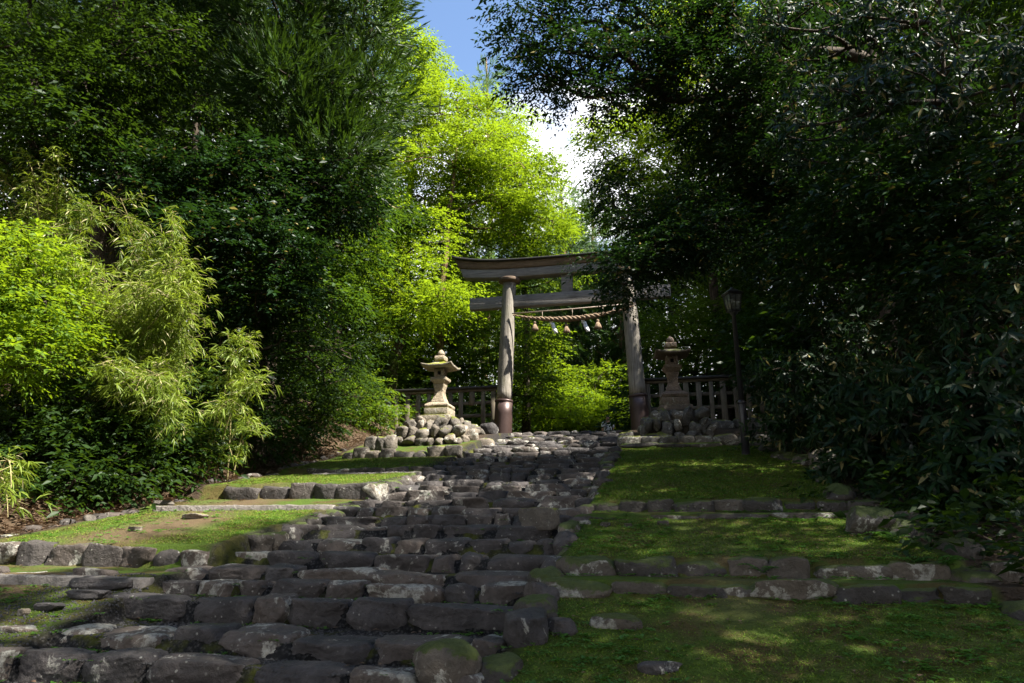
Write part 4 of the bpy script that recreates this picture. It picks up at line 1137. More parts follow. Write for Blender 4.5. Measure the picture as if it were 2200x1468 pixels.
# --- right: the dark side
b, p = spine(1900, 11.5, [(1895, 600, 11.5), (1880, 250, 11.3), (1860, 0, 11), (1840, -300, 11)])
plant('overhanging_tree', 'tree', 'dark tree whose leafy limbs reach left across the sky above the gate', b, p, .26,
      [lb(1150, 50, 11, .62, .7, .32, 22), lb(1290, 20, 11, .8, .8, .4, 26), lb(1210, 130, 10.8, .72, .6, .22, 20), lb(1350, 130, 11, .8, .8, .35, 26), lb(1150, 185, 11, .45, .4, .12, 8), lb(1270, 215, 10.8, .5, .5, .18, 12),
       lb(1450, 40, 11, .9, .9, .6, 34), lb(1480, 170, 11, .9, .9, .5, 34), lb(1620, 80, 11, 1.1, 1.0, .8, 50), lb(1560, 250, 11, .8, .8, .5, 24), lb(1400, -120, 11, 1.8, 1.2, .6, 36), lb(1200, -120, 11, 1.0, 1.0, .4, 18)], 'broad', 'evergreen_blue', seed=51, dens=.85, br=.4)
b, p = spine(1560, 22.5, [(1550, 700, 22.5), (1500, 450, 22), (1440, 250, 22)])
plant('broadleaf_tree', 'tree', 'yellow green tree partly lit behind the dark limbs, right of the sky gap', b, p, .24,
      [lb(1330, 310, 22, 1.3, 1.4, 1.0, 30), lb(1440, 240, 22, 1.5, 1.5, 1.1, 32), lb(1420, 350, 22, 1.5, 1.5, 1.0, 32), lb(1350, 420, 22.5, 1.4, 1.5, .9, 26), lb(1560, 300, 22, 1.6, 1.5, 1.8, 30),
       lb(1440, 480, 22.5, 1.5, 1.5, .9, 24), lb(1540, 480, 22, 1.5, 1.5, 1.0, 24), lb(1600, 120, 22, 2.0, 1.6, 1.6, 26), lb(1450, 100, 22, 1.5, 1.5, 1.1, 20), lb(1400, 20, 22, 1.5, 1.5, 1.0, 16), lb(1540, 30, 22, 1.8, 1.5, 1.3, 22), lb(1700, 80, 22.5, 2.0, 1.6, 1.5, 26), lb(1680, 260, 22.5, 1.8, 1.6, 1.3, 22)], 'broad', 'maple', seed=52, s=1.45)
b, p = spine(1960, 12.2, [(1955, 700, 12.2), (1880, 480, 12), (1700, 430, 11.6), (1540, 480, 11.2)])
plant('evergreen_tree', 'tree', 'dark evergreen whose twigs hang over the right end of the gate', b, p, .07,
      [lb(1345, 585, 10.6, .42, .45, .25, 18), lb(1290, 560, 10.8, .22, .22, .09, 4), lb(1430, 540, 10.6, .6, .5, .28, 26), lb(1480, 470, 10.9, .7, .6, .45, 32), lb(1370, 490, 11.1, .52, .5, .34, 20), lb(1345, 636, 10.6, .12, .12, .06, 3),
       lb(1540, 510, 10.3, .5, .5, .35, 22), lb(1320, 400, 11.5, .4, .45, .38, 12)], 'broad', 'evergreen_blue', seed=53, s=.8)
b, p = spine(1500, 24, [(1500, 820, 24), (1500, 740, 24)])
plant('maple_tree', 'maple', 'maple with flat green layers behind the right lantern and fence', b, p, .12,
      [lb(1460, 680, 23, 1.4, 1.2, .6, 20), lb(1530, 720, 22.5, 1.4, 1.2, .6, 20), lb(1420, 750, 24, 1.1, 1.0, .5, 12), lb(1600, 660, 22.5, 1.5, 1.2, .8, 20), lb(1560, 790, 23, 1.6, 1.2, .6, 16), lb(1440, 820, 25, 1.5, 1, .6, 12)], 'maple', 'maple_mid', seed=54, s=1.05)
b, p = spine(1500, 13.8, [(1640, 760, 13.8), (1600, 650, 13.8)])
b, p = spine(1850, 13, [(1850, 800, 13), (1800, 560, 12.6), (1720, 400, 12)])
plant('evergreen_tree', 'tree', 'drooping dark evergreen above and right of the lamp post', b, p, .13,
      [lb(1560, 420, 11.5, .8, .7, .7, 26), lb(1650, 330, 11, .9, .8, .8, 30), lb(1680, 480, 11.5, 1.0, .8, .8, 32), lb(1640, 530, 14.5, .9, .8, .5, 16), lb(1780, 600, 11.8, .8, .8, .6, 22), lb(1760, 400, 11, .9, .8, .9, 26), lb(1650, 220, 10.5, .9, .8, .6, 22)], 'broad', 'laurel', seed=55, s=1.1)
for k, (L_, lab, kd, s_, mt) in enumerate((
    ([lb(1850, 120, 9, 1.0, .9, .9, 26), lb(2000, 60, 8.5, 1.0, .9, .9, 26), lb(1780, 260, 8.5, .8, .7, .7, 20), lb(1950, 250, 8, .9, .8, .8, 24), lb(2130, 200, 7.5, .8, .8, .9, 20), lb(1700, 60, 9.5, .9, .8, .7, 20), lb(2000, -150, 8.5, 1.8, 1.5, .8, 24)], 'dark long leaved tree hanging over the upper right corner', 'whorl', 1.0, 'laurel'),
    ([lb(1880, 430, 8.5, .9, .8, .7, 24), lb(2040, 420, 8, .9, .8, .8, 24), lb(2160, 420, 7.5, .7, .7, .8, 16), lb(1820, 560, 9.5, .9, .8, .6, 18), lb(2000, 590, 8.5, .9, .8, .6, 20), lb(2150, 620, 7.5, .8, .8, .6, 18)], 'dark tree at the right edge, between corner canopy and shrubs', 'broad', 1.15, 'evergreen_blue'))):
    b, p = spine(2080, 9.5, [(2080, 800, 9.5), (2060, 400, 9.2), (2020, 50, 9.0)]) if k == 0 else spine(2150, 10.5, [(2150, 800, 10.5), (2100, 500, 9.8)])
    plant('dark_tree', 'tree', lab, b, p, .12, L_, kd, mt, seed=56 + k, s=s_, dens=1.1)
for k, (px, Y, lb1, lobes_) in enumerate((
    (1760, 12.0, 'dark shrub with big leaves beside the upper right lawn', [lb(1740, 830, 11.2, .8, .7, .55, 34), lb(1700, 920, 11.6, .5, .6, .3, 14), lb(1820, 760, 11, .8, .7, .6, 30), lb(1800, 900, 10.6, .7, .6, .45, 26), lb(1660, 830, 12.5, .6, .6, .4, 14)]),
    (1900, 9.5, 'large glossy leaved shrub, middle of the right border shrubs', [lb(1880, 880, 8.9, .7, .6, .55, 34), lb(1850, 980, 8.9, .6, .5, .4, 24), lb(1950, 780, 8.9, .8, .7, .6, 34), lb(1990, 930, 8.2, .7, .6, .5, 30), lb(1960, 1050, 8.0, .5, .5, .35, 18)]),
    (2080, 7.8, 'nearest glossy leaved shrub at the right edge of the picture', [lb(2080, 850, 7.2, .7, .6, .6, 34), lb(2160, 950, 6.8, .6, .5, .5, 26), lb(2080, 1030, 7.0, .5, .5, .4, 20), lb(2180, 750, 6.9, .6, .6, .6, 22), lb(2150, 1120, 6.4, .4, .4, .3, 12)]))):
    b, p = spine(px + 60, Y, [(px + 60, 950, Y), (px + 50, 850, Y)])
    plant('laurel_shrub', 'shrub', lb1, b, p, .05, lobes_, 'whorl', 'laurel', seed=60 + k, s=1.05 if k else 1.0, group='glossy shrubs along the right border', br=.6)
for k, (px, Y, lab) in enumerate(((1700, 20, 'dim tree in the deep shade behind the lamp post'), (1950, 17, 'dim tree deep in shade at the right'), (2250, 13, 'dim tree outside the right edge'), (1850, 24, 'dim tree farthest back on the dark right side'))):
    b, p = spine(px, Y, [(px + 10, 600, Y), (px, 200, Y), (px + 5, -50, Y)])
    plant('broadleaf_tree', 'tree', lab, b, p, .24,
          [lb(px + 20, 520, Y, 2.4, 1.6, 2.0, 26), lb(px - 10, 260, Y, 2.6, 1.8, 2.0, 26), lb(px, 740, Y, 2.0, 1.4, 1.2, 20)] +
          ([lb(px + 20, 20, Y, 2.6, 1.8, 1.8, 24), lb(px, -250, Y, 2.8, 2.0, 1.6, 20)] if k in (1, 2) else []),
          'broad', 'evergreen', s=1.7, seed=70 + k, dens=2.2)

# --- bamboo thicket on the left bank
def bamboo(label, clumps, seed, mat='bamboo', s=1.0, dens=1.0, group='bamboo clumps on the left bank'):
    """clumps: list of (base px, base Y, tip px, tip py, tip Y, spread, n sprays)"""
    global NLEAF
    g = np.random.default_rng(seed)
    b0 = gp(clumps[0][0], clumps[0][1])
    root = empty('bamboo_clump', tuple(b0), label, 'bamboo', group)
    Cs, Ds = [], []; mb = MB()
    for (bpx, bY, tpx, tpy, tY, sp, n) in clumps:
        b = gp(bpx, bY, -.1); tip = at(tpx + g.normal(0, 22), tpy + g.normal(0, 22), tY + g.normal(0, .25))
        mid = (b + tip) / 2 + np.array([0, 0, .45 * np.linalg.norm((tip - b)[:2]) + .5]); mid[:2] = b[:2] * .7 + tip[:2] * .3
        w = np.linspace(0, 1, 12)[:, None]
        cur = b * (1 - w) ** 2 + 2 * mid * w * (1 - w) + tip * w ** 2
        tube(mb, cur, np.linspace(.016, .004, 12), 6)
        for k in range(int(n * 1.3)):
            f = g.uniform(.30, 1) ** .75; c = b * (1 - f) ** 2 + 2 * mid * f * (1 - f) + tip * f ** 2
            d = nrm(g.normal(0, 1, 3) * np.array([1, 1, .5])); ln = g.uniform(.1, 1.5) * sp * (1.2 - .55 * f)
            e = c + d * ln + np.array([0, 0, -.25 * ln])
            tube(mb, [c, (c + e) / 2 + np.array([0, 0, .06 * ln]), e], [.004, .003, .0015], 3, cap=False)
            for q in range(6):
                Cs.append(c + (e - c) * g.uniform(.35, 1.05) + g.normal(0, .07, 3)); Ds.append(d + g.normal(0, .65, 3) + np.array([0, 0, -.05]))
    V, F = sprays(np.array(Cs), np.array(Ds), 'lance', g, s * .78); NLEAF += len(F)
    o = bpy.data.objects.new('foliage', mesh_from('foliage', V - b0, F)); COL.objects.link(o); o.data.materials.append(M[mat]); o.parent = root
    mb.build('culm', M['culm'], root, True, loc=b0)
BM = [
    ('sunlit bamboo mass, lowest left edge, beside the yellow green shrub', [(60, 10.5, 40 + 35 * k, 560 + 25 * (k % 3), 9.4, .6, 26) for k in range(5)], 81),
    ('brightest bamboo clump at the centre of the sunny thicket', [(230, 11, 190 + 40 * k, 590 + 26 * ((k * 2) % 5), 9.5, .65, 30) for k in range(6)], 82),
    ('bamboo clump at the right shoulder of the sunny thicket', [(330, 11.2, 330 + 30 * k, 610 + 36 * ((k * 2) % 4), 9.8, .5, 28) for k in range(4)], 83),
    ('bamboo hanging low in half shade below the bright thicket', [(300, 11, 250 + 28 * k, 790 + 34 * ((k * 2) % 4), 9.5, .5, 22) for k in range(5)], 84),
    ('bamboo clump standing higher, beneath the thick bare trunk', [(330, 11.8, 230 + 40 * k, 450 + 30 * ((k * 2) % 3), 10.6, .45, 20) for k in range(4)], 85),
    ('high bamboo clump at the left edge under the evergreens', [(60, 12, -10 + 50 * k, 330 + 45 * ((k * 2) % 3), 10.8, .6, 26) for k in range(5)], 86),
    ('single arching bamboo stalks apart from the thicket, toward the lantern', [(455, 11.6, 520, 720, 10.8, .4, 20), (470, 11.6, 560, 810, 10.8, .35, 14), (440, 11.5, 530, 880, 10.6, .35, 12), (500, 11.6, 510, 690, 11, .2, 8)], 87),
    ('low bamboo sprig drooping over the cobbles at the lower left', [(10, 8.3, 40, 1060, 7.7, .22, 6), (0, 8.3, 20, 1090, 7.5, .2, 5)], 88),
    ('small bamboo tufts sprouting along the bank foot', [(330 + 45 * k, 11.3 + .2 * k, 345 + 45 * k, 985 - 8 * k, 10.6 + .2 * k, .25, 7) for k in range(5)], 89)]
for lab, cl, sd in BM: bamboo(lab, cl, sd)
b, p = spine(-30, 9.6, [(-20, 800, 9.6), (10, 700, 9.4)])
plant('leafy_shrub', 'shrub', 'yellow green small leaved shrub at the left edge in front of the bamboo', b, p, .05,
      [lb(30, 580, 8.9, .7, .6, .45, 26), lb(70, 660, 8.9, .7, .6, .3, 22), lb(40, 760, 8.7, .6, .5, .25, 16), lb(-80, 650, 9, .8, .6, .7, 20), lb(120, 720, 9.2, .5, .4, .2, 8)], 'broad', 'maple', 'bark', .85, 1.2, 91)
b, p = spine(790, 19.5, [(785, 900, 19.3), (780, 860, 19)])
plant('leafy_shrub', 'shrub', 'bright small shrub at the left end of the left fence', b, p, .04,
      [lb(770, 850, 19, .8, .7, .6, 24), lb(810, 890, 18.8, .45, .4, .4, 12), lb(720, 830, 19, .7, .7, .6, 16), lb(740, 900, 18.6, .6, .5, .35, 10)], 'broad', 'maple_mid', 'bark', 1.0, .9, 92)
b, p = spine(330, 11.5, [(320, 1010, 11.2), (330, 960, 11)])
plant('leafy_shrub', 'shrub', 'low dark shrub at the foot of the bank under the bamboo', b, p, .04,
      [lb(160, 900, 10.5, .9, .6, .5, 14), lb(380, 930, 11.5, .9, .6, .4, 14), lb(640, 900, 15, 1.1, .8, .6, 16), lb(30, 850, 9.8, .7, .5, .6, 12), lb(560, 950, 13.5, .8, .6, .35, 10)], 'broad', 'evergreen', 'bark', 1.0, .7, 93)
print('near foliage', NLEAF, time.time() - T00)

# --- forest all round (copies share their meshes)
def forest_proto(name, seed, mat, kind, s, H, label):
    L = [((0, 0, H * .45), (2.6, 2.6, H * .16), 26), ((0, 0, H * .68), (3.0, 3.0, H * .16), 32), ((0, 0, H * .88), (2.0, 2.0, H * .12), 20)]
    return plant(name, 'tree', label, (0, 0, 0), [np.array([0, 0, z]) for z in np.linspace(1, H * .95, 6)], .26, L, kind, mat, 'bark', s, 1.0, seed, 'forest trees around the clearing', br=.3, brn=4)
pa = forest_proto('forest_tree', 201, 'evergreen', 'broad', 2.6, 19, 'x')
pb = forest_proto('forest_tree', 202, 'maple_mid', 'broad', 2.6, 17, 'x')
pc = forest_proto('forest_tree', 203, 'cedar', 'needle', 2.2, 24, 'x')
def copy_tree(o, loc, rz, sc, label):
    r = o.copy(); COL.objects.link(r); r.location = loc; r.rotation_euler = (0, 0, rz); r.scale = (sc, sc, sc); r['label'] = label
    for ch in list(o.children):
        c = ch.copy(); COL.objects.link(c); c.parent = r
    return r
for k, (px, py, Y, lab) in enumerate(((180, 860, 10.2, 'dark undergrowth shrub on the bank below the bamboo, left'), (330, 900, 11.4, 'dark undergrowth shrub on the bank below the bamboo, middle'), (20, 880, 9.8, 'dark undergrowth shrub at the left edge of the bank'),
        (480, 880, 13, 'dark undergrowth shrub at the foot of the cedar'), (620, 860, 15, 'dark undergrowth shrub on the bank behind the arching bamboo'), (700, 800, 17, 'reddish shaded shrub high on the bank near the fence'), (440, 780, 12.8, 'dark shrub high on the bank under the evergreen'), (250, 760, 12.2, 'dark shrub behind the bright bamboo'), (80, 760, 11.5, 'dark shrub behind the yellow green shrub'),
        (60, 925, 10.6, 'low dark shrub on the brown slope at the far left'), (190, 930, 11.0, 'low dark shrub on the brown slope beside the bamboo feet'), (300, 945, 11.3, 'low dark shrub some way behind the border cobbles'),
        (70, 990, 9.5, 'small dark shrub on the litter slope at the far left'), (210, 975, 10.1, 'small dark shrub on the litter slope under the bamboo'),
        (2140, 1100, 6.6, 'low dark shrub at the right edge on the ground'), (2010, 1080, 7.9, 'low dark shrub under the nearest glossy shrub'), (1860, 1010, 9.6, 'low dark shrub under the middle glossy shrub'), (1740, 950, 12.2, 'low dark shrub at the outer corner of the upper right lawn'), (2230, 1200, 5.6, 'low dark shrub outside the lower right corner'))):
    b, p = spine(px, Y, [(px, py, Y)])
    plant('bank_shrub', 'shrub', lab, b, p, .03, [lb(px, py + 10, Y, .9, .5, .45, 13), lb(px + 60, py + 40, Y - .2, .5, .35, .2, 5)], 'broad', 'evergreen', 'bark', 1.2, .9, 300 + k, 'undergrowth on the left bank' if px < 1000 else 'undergrowth along the right border')
ps = forest_shrub = plant('forest_shrub', 'shrub', 'x', (0, 0, 0), [np.array([0, 0, z]) for z in (.5, 1.2, 2.0)], .07,
      [((0, 0, 1.5), (2.0, 2.0, 1.4), 34), ((.6, -.4, 2.9), (1.3, 1.2, .8), 12)], 'broad', 'maple_mid', 'bark', 2.3, .9, 204, 'undergrowth shrubs behind fence and gate', br=.3, brn=4)
pd_ = plant('forest_shrub', 'shrub', 'x', (0, 0, 0), [np.array([0, 0, z]) for z in (.5, 1.2, 2.0)], .07,
      [((0, 0, 1.5), (2.2, 2.0, 1.5), 36), ((-.6, .4, 3.1), (1.4, 1.3, .9), 14)], 'broad', 'evergreen', 'bark', 2.3, .9, 205, 'undergrowth shrubs behind fence and gate', br=.3, brn=4)
FT = [  # proto, x, y, scale, description
    ('a', -14, 24, 1.0, 'dim tree deep behind the left evergreens'), ('c', -11, 30, 1.0, 'dark cedar behind the left maples'), ('a', -18, 33, 1.1, 'dim tall tree far behind the bamboo'),
    ('b', -8, 33, .95, 'green tree behind the mossy maple trunk'), ('a', -22, 22, 1.1, 'dim tree far left behind the bamboo'), ('c', -15, 42, 1.1, 'distant cedar behind the left maples'),
    ('b', -3.5, 40, .8, 'green tree behind the left pillar'), ('a', 12, 33, .9, 'dark tree behind the right fence'), ('c', 11, 36, 1.0, 'dark cedar far behind the lamp post'), ('b', 8.0, 40, .85, 'green tree behind the right end of the gate'),
    ('a', 20, 32, 1.0, 'dark tall tree deep on the right side'), ('a', 19, 22, 1.1, 'dark tree beyond the right shrubs'), ('b', 1.5, 52, .8, 'distant green tree in the middle of the gate opening'), ('c', 6, 55, .9, 'distant cedar right of the gate middle'),
    ('a', -1.5, 58, .75, 'distant dark tree left in the gate opening'), ('a', -9, 50, .9, 'distant dark tree left of the gate'), ('a', 14, 48, 1.0, 'distant dark tree right of the gate'),
    ('a', -28, 32, 1.2, 'farthest left forest tree'), ('b', -24, 44, 1.2, 'distant tree behind the far left cedar'),
    ('s', -7.5, 25.5, .8, 'green shrub behind the left end of the left fence'), ('d', -5.2, 27, .9, 'dark shrub behind the left lantern'), ('s', -3.4, 25.5, .7, 'green shrub just left of the left pillar, behind the fence'),
    ('d', -9.5, 23, .9, 'dark shrub left of the left fence'), ('d', 5.5, 24, .8, 'dark shrub behind the right lantern'), ('s', 7.5, 26, .9, 'green shrub behind the right fence'), ('d', 9.5, 22, .9, 'dark shrub right of the right fence'),
    ('d', -.6, 36, 1.0, 'dark shrub deep in the gate opening, left'), ('s', 2.6, 39, 1.1, 'green shrub deep in the gate opening'), ('d', 5.8, 37, 1.1, 'dark shrub behind the right pillar'), ('d', -5, 36, 1.2, 'dark shrub far behind the left fence'),
    ('d', 11.5, 27, 1.2, 'dark shrub deep behind the lamp post'), ('d', -12.5, 28, 1.3, 'dark shrub deep behind the left evergreens'), ('d', 13, 20, 1.2, 'dark shrub deep on the right'), ('s', -9, 38, 1.4, 'green shrub far left behind the maples'),
    ('d', -12, 18, 1.0, 'dark shrub behind the thick bare trunk'), ('d', -9.6, 19.5, .9, 'dark shrub behind the cedar trunk'), ('d', -15, 22, 1.2, 'dark shrub far behind the bamboo'), ('d', .5, 46, 1.6, 'dark shrub farthest back in the gate opening'),
    ('d', 8.4, 17.5, .9, 'dark shrub between lamp post and glossy shrubs'),
    ('a', -9.5, 21.5, .85, 'dark tree in the shade behind the cedar sprays'), ('a', -12.5, 20, 1.0, 'dark tree in the shade behind the thick trunk'), ('a', -17, 27, 1.2, 'tall dark tree far behind the left evergreens'), ('a', -7.5, 29, .62, 'low dark tree behind the mossy maple'),
    ('d', -6.3, 30, 1.3, 'dark shrub behind the mossy maple trunk'), ('d', -3.2, 31, 1.3, 'dark shrub behind the left pillar'), ('d', 1.6, 41.5, 1.0, 'dark shrub in the middle of the gate opening, far back'), ('d', 4.6, 43, 1.1, 'dark shrub far back behind the right pillar'), ('d', 4.2, 36.5, .8, 'dark shrub right behind the light green maple in the gate'), ('s', -5.0, 23.6, .62, 'small green shrub right behind the left fence'), ('d', -2.6, 23.8, .6, 'small dark shrub by the left pillar behind the fence'),
    ('a', -8, 1.5, 1.0, 'unseen shade tree left of the photographer'), ('a', -6, -4, 1.1, 'unseen shade tree behind the photographer on the left'), ('b', -12, 5, 1.1, 'unseen shade tree beyond the bamboo on the left'), ('a', -1.5, -4, .9, 'unseen shade tree close behind the photographer'), ('a', 6.6, 1.8, .62, 'unseen low shade tree close on the right of the photographer'), ('a', 4.2, -2.2, .7, 'unseen low shade tree behind the photographer'),  # unseen trees around the camera, added to hold back sky light
    ('a', -12, -3, 1.2, 'unseen shade tree far left behind the photographer'),
    ('b', -4, 28.5, .72, 'green tree behind the left fence'), ('a', -6.8, 26.8, .66, 'dark tree behind the left lantern'), ('a', 11.5, 31, .62, 'low dark tree behind the right end of the right fence'), ('b', 8.2, 25, .6, 'green tree behind the right fence'),
    ('a', 9, 37, .9, 'dark tree deep behind the right pillar'), ('b', -2.2, 37, .75, 'green tree deep behind the left pillar'), ('a', 10.6, 26, .72, 'dark tree behind the lamp post'), ('a', 3.2, 47, .8, 'distant dark tree right in the gate opening'),
    ('a', 12, 22.5, .9, 'dark tree behind the lamp post and the dim trees'), ('a', 14.5, 18.5, 1.0, 'dark tree far right behind the glossy shrubs'), ('a', 9.8, 18.2, .7, 'dark low tree right behind the lamp post'),
    # unseen trees beside and behind the photographer, added to throw the shade
    ('a', 9.5, 4.5, .72, 'unseen shade tree right of the photographer'), ('c', 13, 9, .62, 'unseen shade cedar beyond the right shrubs'), ('a', 7.5, -3, 1.2, 'unseen shade tree behind the photographer on the right'),
    ('c', 15, -1, .9, 'unseen tall shade cedar right behind the photographer'), ('a', 11, 9.5, .52, 'unseen shade tree beside the upper right lawn'), ('a', 2.5, -9, 1.1, 'unseen shade tree far behind the photographer')]
used = set()
for k, (q, x, y, sc, lab) in enumerate(FT):
    pr0 = {'a': pa, 'b': pb, 'c': pc, 's': ps, 'd': pd_}[q]
    z = gz(x, y) - .1
    if q not in used:
        used.add(q); pr0.location = (x, y, z); pr0.rotation_euler = (0, 0, k * 1.3); pr0.scale = (sc, sc, sc); pr0['label'] = lab
    else:
        copy_tree(pr0, (x, y, z), k * 1.3, sc, lab)

# ------------------------------------------------------------------ grass, weeds, litter
def scatter(u0, u1, t0, t1, n, g, ok=None):
    u = g.uniform(u0, u1, n); t = g.uniform(t0, t1, n)
    if ok is not None:
        m_ = ok(u, t); u, t = u[m_], t[m_]
    z = ground(u, t); x = u * CA + t * SA; y = -u * SA + t * CA
    return np.stack([x, y, z], -1)
g = np.random.default_rng(77)
def blades(P, L, W, g, up=.8, flat=.8):
    n = len(P); a = g.uniform(0, 6.28, n)
    D = np.stack([np.cos(a) * flat, np.sin(a) * flat, up * g.uniform(.3, 1, n)], -1)
    Nn = np.stack([-np.cos(a) * .5, -np.sin(a) * .5, np.ones(n)], -1)
    return leaf_arrays(P, D, Nn, L * g.uniform(.5, 1.3, n), W * g.uniform(.7, 1.3, n), False, .1)
def dirtmask(u, t):
    wv_ = .18 * sines(u, t, 2.0, 21)
    v = sines(u, t, 1.6, 31) + .6 * (u < -4) * (t < 5.4) - .25 * (u > -1) - .3 * (t > 10) * (u > -1)
    rnd = g.uniform(0, 1, len(u))
    return (v + .45 * sines(u, t, 5, 32) + .35 * sines(u, t, 2.3, 33) < .18 + .5 * rnd ** 2) & (u + wv_ > -6.95)
Vs = MB()
for (u0, u1, t0, t1, n, L, W) in ((-.88, 2.0, 3.1, TR[0] - .1, 26000, .022, .007), (-.85, 2.0, TR[1] + .05, TR[2] - .05, 17000, .026, .008), (-.85, 2.05, TR[3] + .05, TR[4] - .1, 46000, .034, .011),
                                 (-7.0, -4.4, 4.0, TL[0] - .1, 7000, .024, .008), (-6.9, -4.3, TL[1] + .08, TL[2] - .05, 16000, .026, .008), (-6.9, -4.2, TL[3] + .08, TL[4] - .3, 10000, .03, .01), (-6.9, -4.2, TL[4] + .05, 13.8, 9000, .034, .011)):
    P = scatter(u0, u1, t0, t1, n, g, dirtmask); V, F = blades(P, L, W, g); Vs.add(V, F)
o = Vs.build('grass', M['grass']); tag(o, 'short green grass and moss growing on the terraced lawns', 'grass', kind='stuff')
# broad little weeds in the joints, on the lawns and along kerbs
Vs = MB(); C_ = []
for (u0, u1, t0, t1, n) in ((-.9, 2.0, 3.1, TR[0], 700), (-.9, 2.0, TR[1], TR[2], 420), (-.9, 2.0, TR[3], TR[4], 420), (-6.9, -4.2, 4, TL[0], 220), (-6.7, -4.2, TL[1], TL[2], 200)):
    C_.append(scatter(u0, u1, t0, t1, n, g))
for t in ROWS[1:14]:
    n = 60; u = g.uniform(-4.3, -1.0, n); tt = t - .04 + g.normal(0, .035, n); z = ground(u, tt); C_.append(np.stack([u * CA + tt * SA, -u * SA + tt * CA, z], -1))
for t in (TR[0] - .14, TR[1] - .16, TR[2] - .08, TR[3] - .14, TR[3] - .1):
    n = 34; u = g.uniform(-.9, 2.0, n); tt = t + g.normal(0, .04, n); z = ground(u, tt); C_.append(np.stack([u * CA + tt * SA, -u * SA + tt * CA, z], -1))
C_ = np.concatenate(C_)
cu, ct_ = ut(C_[:, 0], C_[:, 1]); C_ = C_[(sines(cu, ct_, 3.5, 44) + g.normal(0, .22, len(C_)) > .0)]; C_ = C_[g.permutation(len(C_))]
for k in range(9):
    Q = C_ + g.normal(0, .022, C_.shape) * np.array([1, 1, .1]) + np.array([0, 0, .012])
    V, F = blades(Q, .040, .022, g, .5, 1); Vs.add(V, F)
o = Vs.build('weeds', M['fern']); tag(o, 'small leafy weeds in the joints of the steps and over the lawns', 'weeds', kind='stuff')
# dead leaves on the left bank and the shaded right side
Vs = MB()
P = scatter(-12.5, -7.1, 3.5, 17.5, 30000, g); V, F = blades(P + np.array([0, 0, .01]), .085, .026, g, .45, 1); Vs.add(V, F)
P = scatter(-9, -7.2, 5, 11, 2600, g); V, F = blades(P + np.array([0, 0, .03]), .17, .016, g, .45, 1); Vs.add(V, F)
P = scatter(2.0, 6, 3.5, 17, 7000, g); V, F = blades(P + np.array([0, 0, .01]), .07, .03, g, .25, 1); Vs.add(V, F)
P = scatter(-7.2, -6.0, 5.6, 11, 500, g); V, F = blades(P + np.array([0, 0, .012]), .06, .02, g, .2, 1); Vs.add(V, F)
P = scatter(-5.2, 2.0, 3.1, 15, 1100, g); V, F = blades(P + np.array([0, 0, .025]), .05, .028, g, .2, 1); Vs.add(V, F)
o = Vs.build('dead_leaves', M['litter']); tag(o, 'brown fallen leaves and dry bamboo litter on the bank and path', 'leaf litter', kind='stuff')
# gravel on the lower treads
g = np.random.default_rng(5)
P = scatter(-5.2, -1.0, 3.1, 5.4, 9000, g)
Pc, Fc = ico(1)
sc_ = g.uniform(.004, .013, (len(P), 1, 1)) * g.uniform(.6, 1.3, (len(P), 1, 3))
V = (P[:, None] + Pc[None] * sc_).reshape(-1, 3); F = (Fc[None] + (np.arange(len(P)) * len(Pc))[:, None, None]).reshape(-1, 3)
o = MB().add(V, F).build('gravel', M['gravel_']); tag(o, 'dark fine gravel between the lowest stone steps', 'gravel', kind='stuff')
# ferns by the right walls
def fern(px, py, t, s, lab, seed):
    g = np.random.default_rng(seed); p, u_, t = hit(px, py); x, y = xy(u_, t); z = float(ground(u_, t))
    mb = MB(); ss = MB()
    for k in range(8):
        a = g.uniform(0, 6.28); L = s * g.uniform(.7, 1.2); w = np.linspace(0, 1, 9)
        r = L * w; zz_ = L * (1.1 * w - .75 * w * w)
        cur = np.stack([x + np.cos(a) * r, y + np.sin(a) * r, z + zz_], -1); tube(ss, cur, np.linspace(.004, .001, 9), 4)
        q = np.repeat(cur[1:], 2, 0); sg = np.tile([1, -1], 8); d = np.array([math.cos(a), math.sin(a), 0]); sd = np.array([-math.sin(a), math.cos(a), 0])
        V, F = leaf_arrays(q, d * .4 + sd * sg[:, None], np.tile([0, 0, 1.0], (16, 1)), L * .35 * np.repeat(np.sin(np.linspace(.6, 2.8, 8)), 2), L * .09, False, .15); mb.add(V, F)
    root = empty('fern', (x, y, z), lab, 'fern')
    mb.build('frond', M['fern'], root, loc=(x, y, z)); ss.build('stem', M['fern'], root, loc=(x, y, z))
fern(1640, 1235, 6.65, .16, 'small green fern in the lower right wall below the white boulder', 1)
fern(1920, 1165, 7.75, .2, 'bright little fern in front of the large grey boulder', 2)
fern(2020, 1225, 7.0, .22, 'dark fern at the shaded right end of the lower wall', 3)
fern(1960, 1215, 6.8, .16, 'small fern left of the dark fern at the lower right wall', 4)

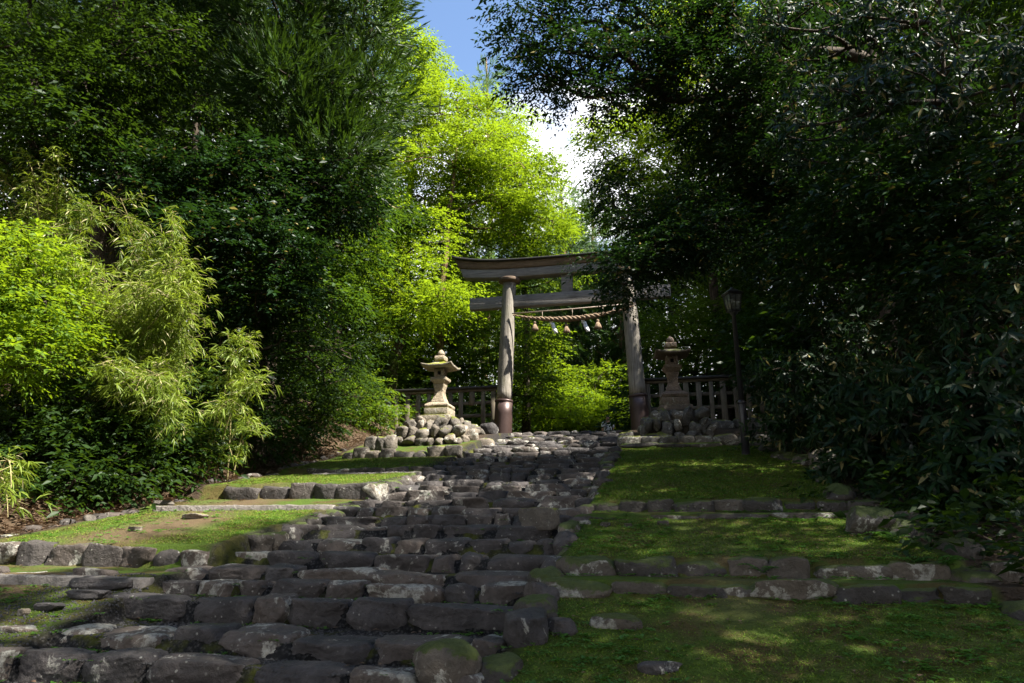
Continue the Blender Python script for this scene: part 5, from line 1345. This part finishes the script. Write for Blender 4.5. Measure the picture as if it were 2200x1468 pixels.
# ------------------------------------------------------------------ sky, sun, camera
SUN_EL, SUN_AZ = rad(52), math.atan2(0.90, -0.42)   # direction towards the sun: (sin az, cos az)
w = bpy.data.worlds.new('World'); scene.world = w; w.use_nodes = True; nt = w.node_tree; nt.nodes.clear()
sky = N(nt, 'ShaderNodeTexSky', sky_type='NISHITA'); sky.sun_disc = False; sky.sun_elevation = SUN_EL; sky.sun_rotation = SUN_AZ
sky.air_density = 1.0; sky.dust_density = .3; sky.ozone_density = 2.0
tc = N(nt, 'ShaderNodeTexCoord'); sx = N(nt, 'ShaderNodeSeparateXYZ'); nt.links.new(tc.outputs['Generated'], sx.inputs[0])
mp = N(nt, 'ShaderNodeMapping'); mp.inputs['Scale'].default_value = (1, 1, 2.2); nt.links.new(tc.outputs['Generated'], mp.inputs[0])
cn = noise(nt, 4.2, 8, .58, mp.outputs[0], .2)
bias = N(nt, 'ShaderNodeMapRange'); bias.inputs['From Min'].default_value = .53; bias.inputs['From Max'].default_value = .63
bias.inputs['To Min'].default_value = .17; bias.inputs['To Max'].default_value = -.25; nt.links.new(sx.outputs[2], bias.inputs[0])
cf = ramp(nt, math_(nt, 'ADD', cn, bias.outputs[0]), [(.50, 0.0), (.62, 1.0)])
colr = mixc(nt, cf, sky.outputs[0], (6.0, 6.05, 6.2))
bg = N(nt, 'ShaderNodeBackground'); nt.links.new(colr, bg.inputs[0]); bg.inputs[1].default_value = .080
ow = N(nt, 'ShaderNodeOutputWorld'); nt.links.new(bg.outputs[0], ow.inputs[0])
sl = bpy.data.lights.new('sun', 'SUN'); sl.energy = 5.0; sl.angle = rad(.53); sl.color = (1, .95, .84)
so = bpy.data.objects.new('sun', sl); COL.objects.link(so)
d = Vector((math.sin(SUN_AZ) * math.cos(SUN_EL), math.cos(SUN_AZ) * math.cos(SUN_EL), math.sin(SUN_EL)))
so.rotation_euler = d.to_track_quat('Z', 'Y').to_euler(); so.location = (20, -10, 30)
cam = bpy.data.cameras.new('camera'); cam.sensor_width = 36; cam.lens = 36 * Fpx / 2200; cam.clip_end = 1500; cam.clip_start = .05
co = bpy.data.objects.new('camera', cam); COL.objects.link(co); co.rotation_euler = (rad(90) + PITCH, 0, 0); scene.camera = co
scene.view_settings.view_transform = 'Standard'; scene.view_settings.look = 'None'; scene.view_settings.exposure = 2.0; scene.view_settings.gamma = 1.0
scene.render.engine = 'CYCLES'
c = scene.cycles
c.max_bounces = 5; c.diffuse_bounces = 3; c.glossy_bounces = 2; c.transmission_bounces = 3; c.transparent_max_bounces = 4
c.use_denoising = True; c.caustics_reflective = False; c.caustics_refractive = False
print('all', len(bpy.data.objects), 'tris', NLEAF, time.time() - T00)
